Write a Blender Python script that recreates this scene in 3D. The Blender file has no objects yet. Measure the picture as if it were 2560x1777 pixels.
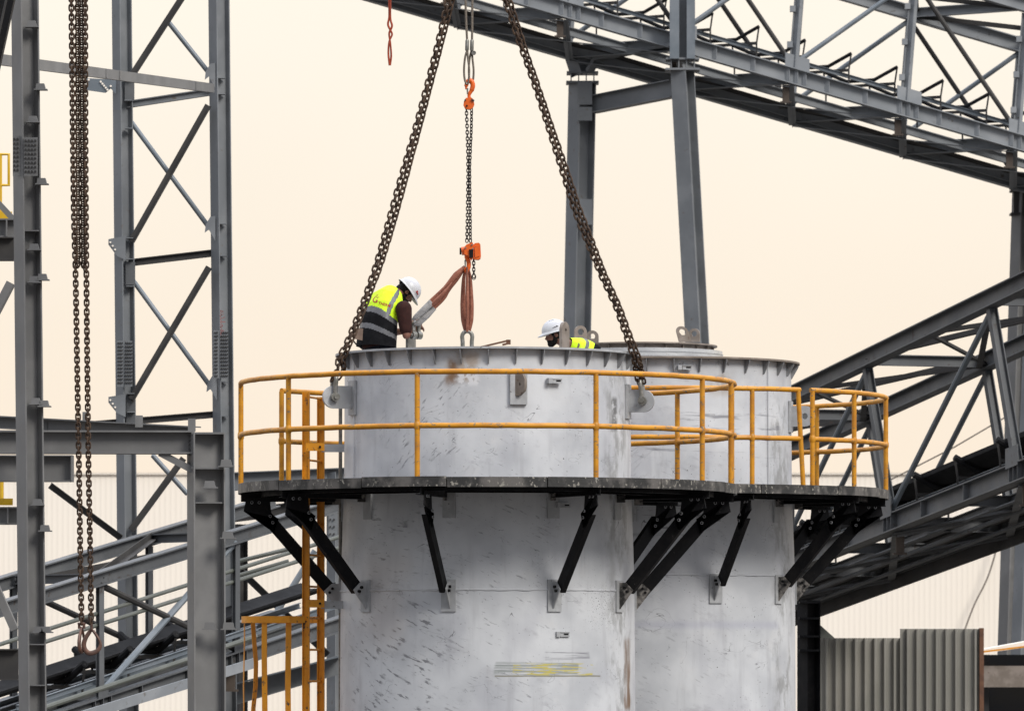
import bpy, math, random
from mathutils import Vector as V, Matrix
random.seed(7)
S = bpy.context.scene
COL = S.collection
R = math.radians
# ------------------------------------------------------------------ camera
F, CX, HZ, CAMY, EZ = 13800.0, 1280.0, 1660.0, -60.0, 8.0     # focal length in photo px, eye 8 m above ground
def at(px, py, d):
    return V(((px - CX) * d / F, CAMY + d, EZ + (HZ - py) * d / F))
cd = bpy.data.cameras.new('camera'); cam = bpy.data.objects.new('camera', cd); COL.objects.link(cam)
cam.location = (0, CAMY, EZ); cam.rotation_euler = (R(90), 0, 0)
cd.sensor_width = 36; cd.lens = F * 36 / 2560; cd.shift_y = (HZ - 888.5) / 2560
cd.clip_start = 1; cd.clip_end = 5000
cd.dof.use_dof = True; cd.dof.focus_distance = 59.0; cd.dof.aperture_fstop = 6.3
S.camera = cam
# ------------------------------------------------------------------ sky
W = bpy.data.worlds.new('World'); S.world = W; W.use_nodes = True
nt = W.node_tree; nt.nodes.clear()
def nn(t, **k):
    n = nt.nodes.new(t)
    for a, b in k.items(): setattr(n, a, b)
    return n
def mth(op, a, b=None, c=None, clamp=False):
    n = nn('ShaderNodeMath', operation=op, use_clamp=clamp)
    for i, x in enumerate((a, b, c)):
        if x is None: continue
        if isinstance(x, (int, float)): n.inputs[i].default_value = x
        else: nt.links.new(x, n.inputs[i])
    return n.outputs[0]
def mixc(f, a, b, bt='MIX'):
    n = nn('ShaderNodeMix', data_type='RGBA', blend_type=bt)
    for i, x in ((0, f), (6, a), (7, b)):
        if isinstance(x, (int, float)): n.inputs[i].default_value = x
        elif isinstance(x, (tuple, list)): n.inputs[i].default_value = (*x[:3], 1)
        else: nt.links.new(x, n.inputs[i])
    return n.outputs[2]
def smooth_w(x, lo, hi):
    n = nn('ShaderNodeMapRange', interpolation_type='SMOOTHSTEP'); nt.links.new(x, n.inputs[0]); n.inputs[1].default_value = lo; n.inputs[2].default_value = hi; return n.outputs[0]
SUN_EL, SUN_AZ = 38, 138
tc = nn('ShaderNodeTexCoord'); sp = nn('ShaderNodeSeparateXYZ'); nt.links.new(tc.outputs['Generated'], sp.inputs[0])
zz = mth('MAXIMUM', sp.outputs[2], 0.0)
warm = mth('ADD', mth('MULTIPLY', sp.outputs[1], 0.75), mth('SUBTRACT', 0.45, mth('MULTIPLY', zz, 1.6)), clamp=True)
front = mixc(mth('MULTIPLY', zz, 9.0, clamp=True), (1.03, 0.86, 0.68), (1.0, 0.92, 0.80))
tint = mixc(warm, (0.86, 0.90, 1.0), front)
side = smooth_w(sp.outputs[1], -0.6, 0.9)
lum = mth('ADD', mth('MULTIPLY_ADD', side, 0.65, 0.34), mth('MULTIPLY', mth('POWER', zz, 1.7), 2.3))
vm = nn('ShaderNodeVectorMath', operation='SCALE'); nt.links.new(tint, vm.inputs[0]); nt.links.new(lum, vm.inputs[3])
ns = nn('ShaderNodeTexNoise'); nt.links.new(tc.outputs['Generated'], ns.inputs['Vector']); ns.inputs['Scale'].default_value = 9; ns.inputs['Detail'].default_value = 3
vm2 = nn('ShaderNodeVectorMath', operation='SCALE'); nt.links.new(vm.outputs[0], vm2.inputs[0]); nt.links.new(mth('MULTIPLY_ADD', ns.outputs[0], 0.09, 0.955), vm2.inputs[3]); vm = vm2
haze_bg = nn('ShaderNodeBackground'); nt.links.new(vm.outputs[0], haze_bg.inputs[0]); haze_bg.inputs[1].default_value = 0.97
sky = nn('ShaderNodeTexSky', sky_type='NISHITA', sun_disc=False, sun_elevation=R(SUN_EL), sun_rotation=R(SUN_AZ), dust_density=6, air_density=1.5)
sky_bg = nn('ShaderNodeBackground'); nt.links.new(sky.outputs[0], sky_bg.inputs[0]); sky_bg.inputs[1].default_value = 0.004
add = nn('ShaderNodeAddShader'); out = nn('ShaderNodeOutputWorld')
nt.links.new(haze_bg.outputs[0], add.inputs[0]); nt.links.new(sky_bg.outputs[0], add.inputs[1]); nt.links.new(add.outputs[0], out.inputs[0])
sd = bpy.data.lights.new('sun', 'SUN'); sd.energy = 2.5; sd.angle = R(20); sd.color = (1, 0.96, 0.9)
sun = bpy.data.objects.new('sun', sd); COL.objects.link(sun); sun.location = (30, -60, 60)
sdir = V((math.sin(R(SUN_AZ)) * math.cos(R(SUN_EL)), math.cos(R(SUN_AZ)) * math.cos(R(SUN_EL)), math.sin(R(SUN_EL))))
sun.rotation_euler = sdir.to_track_quat('Z', 'Y').to_euler()
vs = S.view_settings; vs.view_transform = 'Standard'; vs.look = 'None'; vs.exposure = 0; vs.gamma = 1; vs.use_curve_mapping = False

# ------------------------------------------------------------------ materials
def new_mat(name):
    global nt
    m = bpy.data.materials.new(name); m.use_nodes = True; nt = m.node_tree
    return m, nt.nodes['Principled BSDF']
def noise(vec, scale, detail=4, rough=0.55, dist=0.0):
    n = nn('ShaderNodeTexNoise'); n.inputs['Scale'].default_value = scale; n.inputs['Detail'].default_value = detail
    n.inputs['Roughness'].default_value = rough; n.inputs['Distortion'].default_value = dist
    nt.links.new(vec, n.inputs['Vector']); return n.outputs[0]
def smooth(x, lo, hi):
    n = nn('ShaderNodeMapRange', interpolation_type='SMOOTHSTEP'); nt.links.new(x, n.inputs[0])
    n.inputs[1].default_value = lo; n.inputs[2].default_value = hi; return n.outputs[0]
def scalev(vec, s, rot=(0, 0, 0), loc=(0, 0, 0)):
    n = nn('ShaderNodeMapping'); nt.links.new(vec, n.inputs[0]); n.inputs['Scale'].default_value = s
    n.inputs['Rotation'].default_value = rot; n.inputs['Location'].default_value = loc; return n.outputs[0]
def bump(b, h, strength, dist=0.01):
    n = nn('ShaderNodeBump'); n.inputs['Strength'].default_value = strength; n.inputs['Distance'].default_value = dist
    nt.links.new(h, n.inputs['Height']); nt.links.new(n.outputs[0], b.inputs['Normal'])
def worn(name, col, col2, rough=0.55, metal=0.0, sc=6, lo=0.42, hi=0.68, wear=None, wlo=0.62, whi=0.7, wsc=30, bmp=0.1, stretch=(1, 1, 1), spec=0.5):
    m, b = new_mat(name); b.inputs['Specular IOR Level'].default_value = spec
    pos = scalev(nn('ShaderNodeNewGeometry').outputs[0], stretch)
    c = mixc(smooth(noise(pos, sc), lo, hi), col, col2)
    if wear: c = mixc(mth('MULTIPLY', smooth(noise(pos, wsc, 6), wlo, whi), smooth(noise(pos, sc * 0.7, 3), 0.4, 0.6)), c, wear)
    nt.links.new(c, b.inputs['Base Color'])
    b.inputs['Metallic'].default_value = metal
    r = smooth(noise(pos, sc * 2), 0.2, 0.8)
    nt.links.new(mth('MULTIPLY_ADD', r, 0.2, rough - 0.1), b.inputs['Roughness'])
    if bmp: bump(b, noise(pos, wsc * 1.5, 5), bmp)
    return m
M = {}
M['steel'] = worn('painted_steel', (0.15, 0.159, 0.167), (0.195, 0.203, 0.21), 0.55, 0, 1.6, wear=(0.12, 0.10, 0.085), wsc=9, wlo=0.6, whi=0.75, bmp=0.05)
M['steel_light'] = worn('pale_painted_steel', (0.215, 0.228, 0.24), (0.27, 0.282, 0.292), 0.55, 0, 1.6, wear=(0.11, 0.09, 0.075), wsc=9, wlo=0.6, whi=0.75, bmp=0.05)
M['steel_deep'] = worn('grimy_painted_steel', (0.088, 0.092, 0.096), (0.122, 0.126, 0.129), 0.6, 0, 1.8, wear=(0.06, 0.048, 0.04), wsc=9, wlo=0.58, whi=0.72, bmp=0.05)
M['steel_near'] = worn('painted_steel_near', (0.142, 0.140, 0.137), (0.182, 0.179, 0.174), 0.55, 0, 2.2, wear=(0.115, 0.10, 0.088), wsc=12, wlo=0.66, whi=0.85, bmp=0.05)
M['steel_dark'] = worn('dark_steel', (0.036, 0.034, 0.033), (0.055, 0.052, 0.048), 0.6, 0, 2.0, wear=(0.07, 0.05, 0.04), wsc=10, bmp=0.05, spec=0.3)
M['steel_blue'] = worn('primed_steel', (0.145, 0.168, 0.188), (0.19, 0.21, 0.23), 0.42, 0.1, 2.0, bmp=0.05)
M['steel_brown'] = worn('rusty_bracket', (0.085, 0.066, 0.052), (0.06, 0.046, 0.037), 0.7, 0, 4, bmp=0.1, spec=0.3)
M['olive'] = worn('olive_steel', (0.10, 0.107, 0.092), (0.13, 0.135, 0.12), 0.55, 0, 3, bmp=0.03)
M['yellow'] = worn('yellow_paint', (0.58, 0.250, 0.006), (0.42, 0.165, 0.006), 0.48, 0, 4, 0.38, 0.68, wear=(0.16, 0.12, 0.075), wsc=22, wlo=0.56, whi=0.63, bmp=0.08, stretch=(1, 1, 1.6))
M['orange_yellow'] = worn('orange_yellow_paint', (0.72, 0.285, 0.008), (0.62, 0.23, 0.007), 0.48, 0, 4, wear=(0.08, 0.05, 0.03), wsc=18, wlo=0.58, whi=0.65, bmp=0.08)
M['rail_yellow'] = worn('bright_yellow_paint', (0.66, 0.40, 0.01), (0.58, 0.33, 0.01), 0.5, 0, 6, bmp=0.03)
M['black'] = worn('black_paint', (0.008, 0.008, 0.009), (0.015, 0.014, 0.014), 0.55, 0, 5, wear=(0.07, 0.066, 0.06), wsc=34, wlo=0.64, whi=0.72, bmp=0.1, spec=0.12)
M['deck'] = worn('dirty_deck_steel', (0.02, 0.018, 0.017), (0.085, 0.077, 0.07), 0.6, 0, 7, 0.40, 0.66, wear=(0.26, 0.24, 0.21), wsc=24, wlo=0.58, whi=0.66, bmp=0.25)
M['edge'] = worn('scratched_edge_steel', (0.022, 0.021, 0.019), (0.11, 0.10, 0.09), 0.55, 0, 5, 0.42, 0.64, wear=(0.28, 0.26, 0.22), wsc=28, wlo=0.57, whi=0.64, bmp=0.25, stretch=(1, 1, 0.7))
M['chain'] = worn('rusty_chain', (0.050, 0.030, 0.019), (0.088, 0.055, 0.034), 0.75, 0.0, 14, wear=(0.035, 0.022, 0.018), wsc=60, bmp=0.2, spec=0.25)
M['chain_dark'] = worn('dark_chain', (0.026, 0.021, 0.02), (0.042, 0.036, 0.032), 0.6, 0.1, 14, bmp=0.1, spec=0.3)
M['galv'] = worn('galvanised_steel', (0.20, 0.195, 0.17), (0.30, 0.29, 0.27), 0.40, 0.5, 20, bmp=0.1)
M['hook'] = worn('forged_hook', (0.09, 0.05, 0.038), (0.15, 0.075, 0.05), 0.5, 0.3, 20, wear=(0.35, 0.09, 0.05), wsc=24, wlo=0.6, whi=0.7)
M['orange'] = worn('orange_paint', (0.72, 0.12, 0.008), (0.62, 0.095, 0.008), 0.4, 0, 10, wear=(0.12, 0.04, 0.02), wsc=50, bmp=0.05)
M['rope'] = worn('wire_rope', (0.13, 0.105, 0.08), (0.22, 0.19, 0.155), 0.5, 0.4, 90, bmp=0.4)
M['web'] = worn('brown_webbing', (0.29, 0.105, 0.062), (0.20, 0.068, 0.04), 0.85, 0, 9, wear=(0.46, 0.20, 0.13), wsc=40, wlo=0.55, whi=0.7, bmp=0.3)
M['web_grey'] = worn('grey_sleeve', (0.40, 0.38, 0.36), (0.27, 0.26, 0.25), 0.85, 0, 22, wear=(0.14, 0.13, 0.13), wsc=50, bmp=0.3)
M['strap'] = worn('red_strap', (0.35, 0.055, 0.02), (0.25, 0.04, 0.018), 0.8, 0, 9)
M['alu'] = worn('bare_aluminium', (0.62, 0.62, 0.61), (0.50, 0.50, 0.50), 0.34, 0.55, 5, bmp=0.03, stretch=(1, 1, 4))
M['raw'] = worn('raw_brown_steel', (0.20, 0.165, 0.135), (0.28, 0.235, 0.20), 0.55, 0.2, 6, wear=(0.12, 0.07, 0.045), wsc=18)
M['rust'] = worn('rust', (0.15, 0.07, 0.038), (0.10, 0.05, 0.032), 0.85, 0, 8)
M['bracket'] = worn('bracket_paint', (0.34, 0.345, 0.35), (0.42, 0.425, 0.43), 0.5, 0, 9, wear=(0.12, 0.11, 0.10), wsc=22, wlo=0.64, whi=0.72, bmp=0.1)
M['gusset'] = worn('shaded_gusset_paint', (0.20, 0.203, 0.21), (0.26, 0.263, 0.27), 0.5, 0, 9, wear=(0.10, 0.09, 0.08), wsc=22, wlo=0.62, whi=0.7, bmp=0.1)  # bracket paint darkened to stand in for shade under the flange
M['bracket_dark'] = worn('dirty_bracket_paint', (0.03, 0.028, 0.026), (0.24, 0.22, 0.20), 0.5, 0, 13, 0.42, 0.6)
M['belt'] = worn('rubber_belt', (0.012, 0.012, 0.013), (0.02, 0.02, 0.021), 0.8, 0, 4, spec=0.15)
M['ground'] = worn('dry_ground', (0.07, 0.062, 0.053), (0.09, 0.08, 0.068), 0.95, 0, 0.05, bmp=0.1)
M['hall'] = worn('pale_cladding', (0.88, 0.80, 0.69), (0.87, 0.785, 0.67), 0.6, 0, 0.12, bmp=0)
M['clad'] = worn('grey_cladding', (0.235, 0.225, 0.195), (0.285, 0.27, 0.235), 0.5, 0, 0.8, bmp=0)
M['darkwall'] = worn('interior_shade_wall', (0.008, 0.008, 0.009), (0.012, 0.011, 0.010), 0.9, 0, 1, spec=0.1)  # near-black colour imitates the shade inside the open shed
M['skin'] = worn('skin', (0.17, 0.070, 0.042), (0.20, 0.085, 0.052), 0.55, 0, 30, bmp=0)
M['hair'] = worn('black_hair', (0.005, 0.004, 0.004), (0.009, 0.007, 0.007), 0.7, 0, 60, bmp=0.4, spec=0.15)
M['helmet'] = worn('white_helmet', (0.56, 0.56, 0.57), (0.50, 0.50, 0.51), 0.35, 0, 8, wear=(0.35, 0.33, 0.31), wsc=50, wlo=0.68, whi=0.74, bmp=0)
M['shirt'] = worn('maroon_cloth', (0.032, 0.013, 0.011), (0.042, 0.017, 0.014), 0.9, 0, 20, spec=0.15)
M['olive_cloth'] = worn('olive_cloth', (0.16, 0.14, 0.075), (0.12, 0.105, 0.06), 0.9, 0, 20)
M['navy'] = worn('navy_cloth', (0.008, 0.009, 0.013), (0.012, 0.013, 0.018), 0.9, 0, 15, spec=0.1)
M['hivis'] = worn('hi_vis_cloth', (0.62, 0.90, 0.006), (0.56, 0.83, 0.006), 0.75, 0, 12, bmp=0.2)
M['vest_black'] = worn('black_cloth', (0.007, 0.007, 0.008), (0.011, 0.011, 0.012), 0.9, 0, 14, bmp=0.3, spec=0.1)
M['reflect'] = worn('reflective_tape', (0.10, 0.10, 0.105), (0.135, 0.135, 0.14), 0.5, 0.1, 18)
M['flap'] = worn('tan_lining', (0.22, 0.15, 0.11), (0.17, 0.115, 0.085), 0.85, 0, 10)
M['red_print'] = worn('red_print', (0.38, 0.03, 0.03), (0.32, 0.03, 0.03), 0.8, 0, 10, bmp=0)
M['dark_print'] = worn('dark_print', (0.03, 0.03, 0.035), (0.05, 0.05, 0.05), 0.7, 0, 10, bmp=0)
M['red_mark'] = worn('red_marker', (0.26, 0.10, 0.095), (0.20, 0.12, 0.115), 0.8, 0, 10, bmp=0)
M['boot'] = worn('boot_leather', (0.03, 0.02, 0.015), (0.05, 0.035, 0.025), 0.6, 0, 10)
M['white_eye'] = worn('eye', (0.5, 0.48, 0.45), (0.45, 0.42, 0.4), 0.3, 0, 10, bmp=0)

def tank_mat(name, seed, main):
    """grey-white tank paint with scuffs, smears, drips and painted-in sheen, all in the tank's own (arc length, height) coordinates"""
    m, b = new_mat(name)
    tcn = nn('ShaderNodeTexCoord'); s = nn('ShaderNodeSeparateXYZ'); nt.links.new(tcn.outputs['Object'], s.inputs[0])
    u = mth('MULTIPLY', mth('ARCTAN2', s.outputs[0], mth('MULTIPLY', s.outputs[1], -1.0)), 1.565)
    v = mth('SUBTRACT', s.outputs[2], EZ)
    cb = nn('ShaderNodeCombineXYZ'); nt.links.new(u, cb.inputs[0]); nt.links.new(v, cb.inputs[1]); cb.inputs[2].default_value = seed
    p = cb.outputs[0]
    base = mixc(smooth(noise(p, 1.3, 3), 0.35, 0.7), (0.60, 0.61, 0.622), (0.455, 0.466, 0.484))  # smudge tones, contrast widened to paint uneven sheen into the colour
    base = mixc(mth('MULTIPLY', smooth(noise(p, 3.3, 5, 0.65), 0.52, 0.72), 0.35), base, (0.62, 0.61, 0.60))
    base = mixc(mth('MULTIPLY', smooth(noise(scalev(p, (6, 0.7, 1)), 1.0, 5, 0.6), 0.52, 0.75), 0.45), base, (0.33, 0.33, 0.345))  # vertical streak tone, also carrying the painted sheen
    base = mixc(mth('MULTIPLY', smooth(noise(scalev(p, (1.6, 0.8, 1), (0, 0, 0), (7, 3, 1)), 1.0, 3), 0.50, 0.66), 0.35), base, (0.37, 0.375, 0.41))
    def box(u0, u1, v0, v1, e=0.05, jit=0.12, js=6):
        n = noise(p, js, 4); jn = mth('MULTIPLY', mth('SUBTRACT', n, 0.5), jit * 2)
        uu = mth('ADD', u, jn); vv = mth('ADD', v, mth('MULTIPLY', jn, 0.4))
        a = mth('MULTIPLY', smooth(uu, u0 - e, u0 + e), mth('SUBTRACT', 1.0, smooth(uu, u1 - e, u1 + e)))
        c = mth('MULTIPLY', smooth(vv, v0 - e, v0 + e), mth('SUBTRACT', 1.0, smooth(vv, v1 - e, v1 + e)))
        return mth('MULTIPLY', a, c)
    def over(mask, col, k=1.0):
        nonlocal base
        base = mixc(mth('MULTIPLY', mask, k, clamp=True), base, col)
    # short brushed scuffs: stretched noise in patches
    for (rot, sc, th, reg, k) in ((-0.42, (5.5, 24, 1), 0.55, (-1.75, -0.35, -3.0, 0.75), 0.9), (-0.12, (5, 26, 1), 0.56, (-1.55, -0.45, 0.9, 1.7), 0.8),
                                  (0.75, (7, 28, 1), 0.565, (-1.15, -0.25, 2.05, 2.98), 0.85), (-0.45, (7, 32, 1), 0.60, (-0.6, 0.75, -3.0, 2.7), 0.6)):
        sm = smooth(noise(scalev(scalev(p, (1, 1, 1), (0, 0, -rot)), sc, (0, 0, 0), (seed, 0, 0)), 1.0, 3.5, 0.6), th, th + 0.06)
        patch = smooth(noise(p, 3.4, 2), 0.44, 0.56)
        over(mth('MULTIPLY', mth('MULTIPLY', sm, patch), box(*reg, e=0.25, jit=0.25, js=2)), (0.105, 0.105, 0.115), k * 0.85 if main else k * 0.45)
    # sparse specks and hairline scratches
    over(mth('MULTIPLY', smooth(noise(p, 46, 1), 0.72, 0.75), smooth(noise(p, 2.5, 2), 0.45, 0.55)), (0.05, 0.05, 0.05), 0.85)
    over(mth('MULTIPLY', smooth(noise(p, 2.2, 5, 0.7), 0.53, 0.66), smooth(noise(scalev(scalev(p, (1, 1, 1), (0, 0, 0.3)), (3, 12, 1)), 1.0, 4), 0.45, 0.62)), (0.33, 0.33, 0.35), 0.5)
    w = noise(scalev(p, (1.1, 1.5, 1), (0, 0, 0.6)), 1.6, 3, 0.5, 1.2)
    hair = mth('SUBTRACT', 1.0, smooth(mth('ABSOLUTE', mth('SUBTRACT', w, 0.56)), 0.0008, 0.0028))
    over(mth('MULTIPLY', hair, smooth(noise(p, 2.1, 2), 0.53, 0.60)), (0.07, 0.07, 0.075), 0.75)
    # grey mottling towards the right-hand edge
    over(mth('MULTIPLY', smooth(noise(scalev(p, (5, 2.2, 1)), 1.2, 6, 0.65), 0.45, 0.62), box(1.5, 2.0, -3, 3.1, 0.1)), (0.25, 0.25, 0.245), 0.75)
    if main:
        rn = smooth(noise(p, 5, 5, 0.6), 0.30, 0.52)
        over(mth('MULTIPLY', box(-0.44, -0.31, 2.97, 3.24, 0.06, 0.1), rn), (0.17, 0.085, 0.03), 0.9)
        over(mth('MULTIPLY', box(-0.30, -0.12, 3.0, 3.3, 0.05, 0.1), rn), (0.30, 0.20, 0.11), 0.6)
        over(mth('MULTIPLY', box(-0.33, -0.10, 2.95, 3.10, 0.03, 0.06), smooth(noise(p, 16, 4), 0.45, 0.5)), (0.66, 0.66, 0.67), 0.9)
        st = smooth(noise(scalev(p, (22, 0.9, 1)), 1.0, 3), 0.42, 0.54)
        over(mth('MULTIPLY', box(1.84, 2.02, -0.48, 0.28, 0.04, 0.10, 3), st), (0.15, 0.078, 0.035), 0.95)
        hs = smooth(noise(scalev(p, (1.3, 55, 1)), 1.0, 3), 0.40, 0.56)
        over(mth('MULTIPLY', box(0.08, 1.02, -0.11, 0.02, 0.015, 0.05, 3), hs), (0.27, 0.29, 0.28), 0.95)
        ys = smooth(noise(scalev(p, (4, 44, 1), (0, 0, 0), (3, 2, 0)), 1.0, 3), 0.515, 0.55)
        over(mth('MULTIPLY', box(0.28, 1.22, -0.12, 0.01, 0.012, 0.03, 5), ys), (0.52, 0.44, 0.06), 0.8)
        over(mth('MULTIPLY', box(0.62, 1.18, 0.05, 0.14, 0.015, 0.05, 3), smooth(noise(scalev(p, (2, 70, 1)), 1.0, 3), 0.47, 0.58)), (0.20, 0.20, 0.22), 0.75)
        over(mth('MULTIPLY', box(0.08, 1.34, -0.13, -0.115, 0.004, 0.01, 8), 1.0), (0.16, 0.15, 0.10), 0.8)
        over(mth('MULTIPLY', box(1.62, 1.74, 2.50, 2.86, 0.03, 0.04), smooth(noise(p, 10, 4), 0.36, 0.5)), (0.14, 0.14, 0.14), 0.9)
        over(mth('MULTIPLY', box(1.52, 1.62, 0.85, 1.4, 0.05, 0.08), 0.6), (0.25, 0.25, 0.25), 0.8)
        sp2 = smooth(noise(p, 60, 1), 0.66, 0.69)
        over(mth('MULTIPLY', box(1.15, 1.6, 0.40, 0.85, 0.1, 0.1), sp2), (0.02, 0.02, 0.02), 0.95)
        over(mth('MULTIPLY', box(-1.55, -0.9, 0.2, 1.2, 0.2, 0.3, 2), 0.3), (0.55, 0.46, 0.38), 0.9)
    else:
        over(mth('MULTIPLY', smooth(noise(scalev(p, (1.4, 14, 1)), 1.0, 5, 0.6), 0.54, 0.64), box(-1.0, 1.7, 2.45, 2.95, 0.1)), (0.16, 0.16, 0.18), 0.75)
        over(mth('MULTIPLY', smooth(noise(scalev(p, (1.4, 22, 1)), 1.0, 5, 0.6), 0.55, 0.64), box(-1.0, 0.6, 1.5, 1.95, 0.1)), (0.12, 0.12, 0.13), 0.7)
        over(mth('MULTIPLY', box(-1.2, 1.6, 0.42, 0.5, 0.04, 0.05), 0.5), (0.33, 0.33, 0.42), 0.7)
        over(mth('MULTIPLY', smooth(noise(p, 3, 4), 0.4, 0.6), box(0.55, 0.85, 3.15, 3.45, 0.08, 0.12)), (0.30, 0.24, 0.18), 0.7)
        over(mth('MULTIPLY', smooth(noise(p, 5, 4), 0.4, 0.6), box(-0.95, -0.70, 3.2, 3.5, 0.05, 0.08)), (0.10, 0.07, 0.05), 0.8)
    nt.links.new(base, b.inputs['Base Color'])
    b.inputs['Roughness'].default_value = 0.48; b.inputs['Metallic'].default_value = 0.08
    bump(b, noise(p, 2.2, 5, 0.6), 0.22, 0.03)
    return m
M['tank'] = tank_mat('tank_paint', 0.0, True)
M['tank_b'] = tank_mat('tank_paint_rear', 5.3, False)

# ------------------------------------------------------------------ mesh helpers
def frame(d, up):
    d = d.normalized(); up = V(up); side = d.cross(up)
    if side.length < 1e-4: side = d.cross(V((1, 0, 0)))
    side.normalize(); return d, side, side.cross(d).normalized()
class MB:
    def __init__(s): s.v = []; s.f = []; s.mi = []; s.cur = 0
    def face(s, idx): s.f.append(tuple(idx)); s.mi.append(s.cur)
    def add(s, vs, fs):
        o = len(s.v); s.v += [V(x) for x in vs]
        for f in fs: s.face([i + o for i in f])
    def sweep(s, p0, p1, outline, up=(0, 0, 1)):
        p0, p1 = V(p0), V(p1); d, side, u = frame(p1 - p0, up); n = len(outline)
        a = [p0 + side * x + u * y for x, y in outline]; b = [p1 + side * x + u * y for x, y in outline]
        s.add(a + b, [tuple(range(n))[::-1], tuple(range(n, 2 * n))] + [(i, (i + 1) % n, n + (i + 1) % n, n + i) for i in range(n)])
        return s
    def bar(s, p0, p1, w, h, up=(0, 0, 1)): return s.sweep(p0, p1, [(-w/2, -h/2), (w/2, -h/2), (w/2, h/2), (-w/2, h/2)], up)
    def ibeam(s, p0, p1, D, B, up=(0, 0, 1), tf=0.014, tw=0.010):
        h, b, t = D/2, B/2, tw/2
        return s.sweep(p0, p1, [(-b, -h), (b, -h), (b, -h+tf), (t, -h+tf), (t, h-tf), (b, h-tf), (b, h), (-b, h), (-b, h-tf), (-t, h-tf), (-t, -h+tf), (-b, -h+tf)], up)
    def channel(s, p0, p1, D, B, up=(0, 0, 1), t=0.010, flip=1):
        h = D/2; o = [(0, -h), (B, -h), (B, -h+t), (t, -h+t), (t, h-t), (B, h-t), (B, h), (0, h)]
        if flip < 0: o = [(-x, y) for x, y in o][::-1]
        return s.sweep(p0, p1, o, up)
    def angle(s, p0, p1, a, up=(0, 0, 1), t=0.010): return s.sweep(p0, p1, [(0, 0), (a, 0), (a, t), (t, t), (t, a), (0, a)], up)
    def box(s, c, e, ax=None):
        c = V(c); X, Y, Z = ax or (V((1, 0, 0)), V((0, 1, 0)), V((0, 0, 1)))
        vs = [c + X * (x * e[0]/2) + Y * (y * e[1]/2) + Z * (z * e[2]/2) for x in (-1, 1) for y in (-1, 1) for z in (-1, 1)]
        s.add(vs, [(0, 1, 3, 2), (4, 6, 7, 5), (0, 4, 5, 1), (2, 3, 7, 6), (0, 2, 6, 4), (1, 5, 7, 3)]); return s
    def prism(s, pts, th):
        pts = [V(p) for p in pts]; th = V(th); n = len(pts)
        s.add([p - th/2 for p in pts] + [p + th/2 for p in pts], [tuple(range(n))[::-1], tuple(range(n, 2*n))] + [(i, (i+1) % n, n+(i+1) % n, n+i) for i in range(n)]); return s
    def tube(s, pts, r, n=8, closed=False, up=None, flat=1.0):
        pts = [V(p) for p in pts]; N = len(pts); rs = r if isinstance(r, (list, tuple)) else [r] * N
        T = []
        for i in range(N):
            a = pts[(i - 1) % N] if (closed or i > 0) else pts[i]; b = pts[(i + 1) % N] if (closed or i < N - 1) else pts[i]
            T.append((b - a).normalized())
        u = V(up) if up else (V((0, 0, 1)) if abs(T[0].z) < 0.9 else V((1, 0, 0)))
        vs = []
        for i in range(N):
            t = T[i]
            if up: u = V(up)
            u = (u - t * u.dot(t)).normalized(); w = t.cross(u)
            for k in range(n):
                a = 2 * math.pi * k / n; vs.append(pts[i] + u * (math.cos(a) * rs[i]) + w * (math.sin(a) * rs[i] * flat))
        fs = []
        for i in range(N if closed else N - 1):
            j = (i + 1) % N
            for k in range(n): fs.append((i*n+k, i*n+(k+1) % n, j*n+(k+1) % n, j*n+k))
        if not closed: fs += [tuple(range(n))[::-1], tuple((N-1)*n + k for k in range(n))]
        s.add(vs, fs); return s
    def cyl(s, p0, p1, r, n=12): return s.tube([p0, p1], r, n)
    def sphere(s, c, r, n=12, m=8, mat=None):
        r = r if isinstance(r, (tuple, list)) else (r, r, r); vs = [V((0, 0, r[2]))]
        for j in range(1, m):
            p = math.pi * j / m
            for k in range(n): a = 2*math.pi*k/n; vs.append(V((r[0]*math.sin(p)*math.cos(a), r[1]*math.sin(p)*math.sin(a), r[2]*math.cos(p))))
        vs.append(V((0, 0, -r[2]))); fs = [(0, 1+k, 1+(k+1) % n) for k in range(n)]
        for j in range(m-2):
            for k in range(n): fs.append((1+j*n+k, 1+(j+1)*n+k, 1+(j+1)*n+(k+1) % n, 1+j*n+(k+1) % n))
        L = 1+(m-2)*n; fs += [(L+(k+1) % n, L+k, len(vs)-1) for k in range(n)]
        c = V(c); s.add([(mat @ (c + x)) if mat else c + x for x in vs], fs); return s
    def lathe(s, c, prof, segs=64, a0=0, a1=360, closed=True, closeprof=True):
        c = V(c); full = abs(a1 - a0) >= 359.9; N = segs if full else segs + 1; n = len(prof); vs = []
        for i in range(N):
            a = R(a0 + (a1 - a0) * i / segs)
            for r, z in prof: vs.append(c + V((math.sin(a)*r, -math.cos(a)*r, z)))
        fs = []
        for i in range(segs):
            j = (i+1) % N
            for k in range(n if closeprof else n-1): fs.append((i*n+k, j*n+k, j*n+(k+1) % n, i*n+(k+1) % n))
        if not full and closeprof: fs += [tuple(range(n)), tuple((N-1)*n+k for k in range(n))[::-1]]
        s.add(vs, fs); return s
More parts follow.
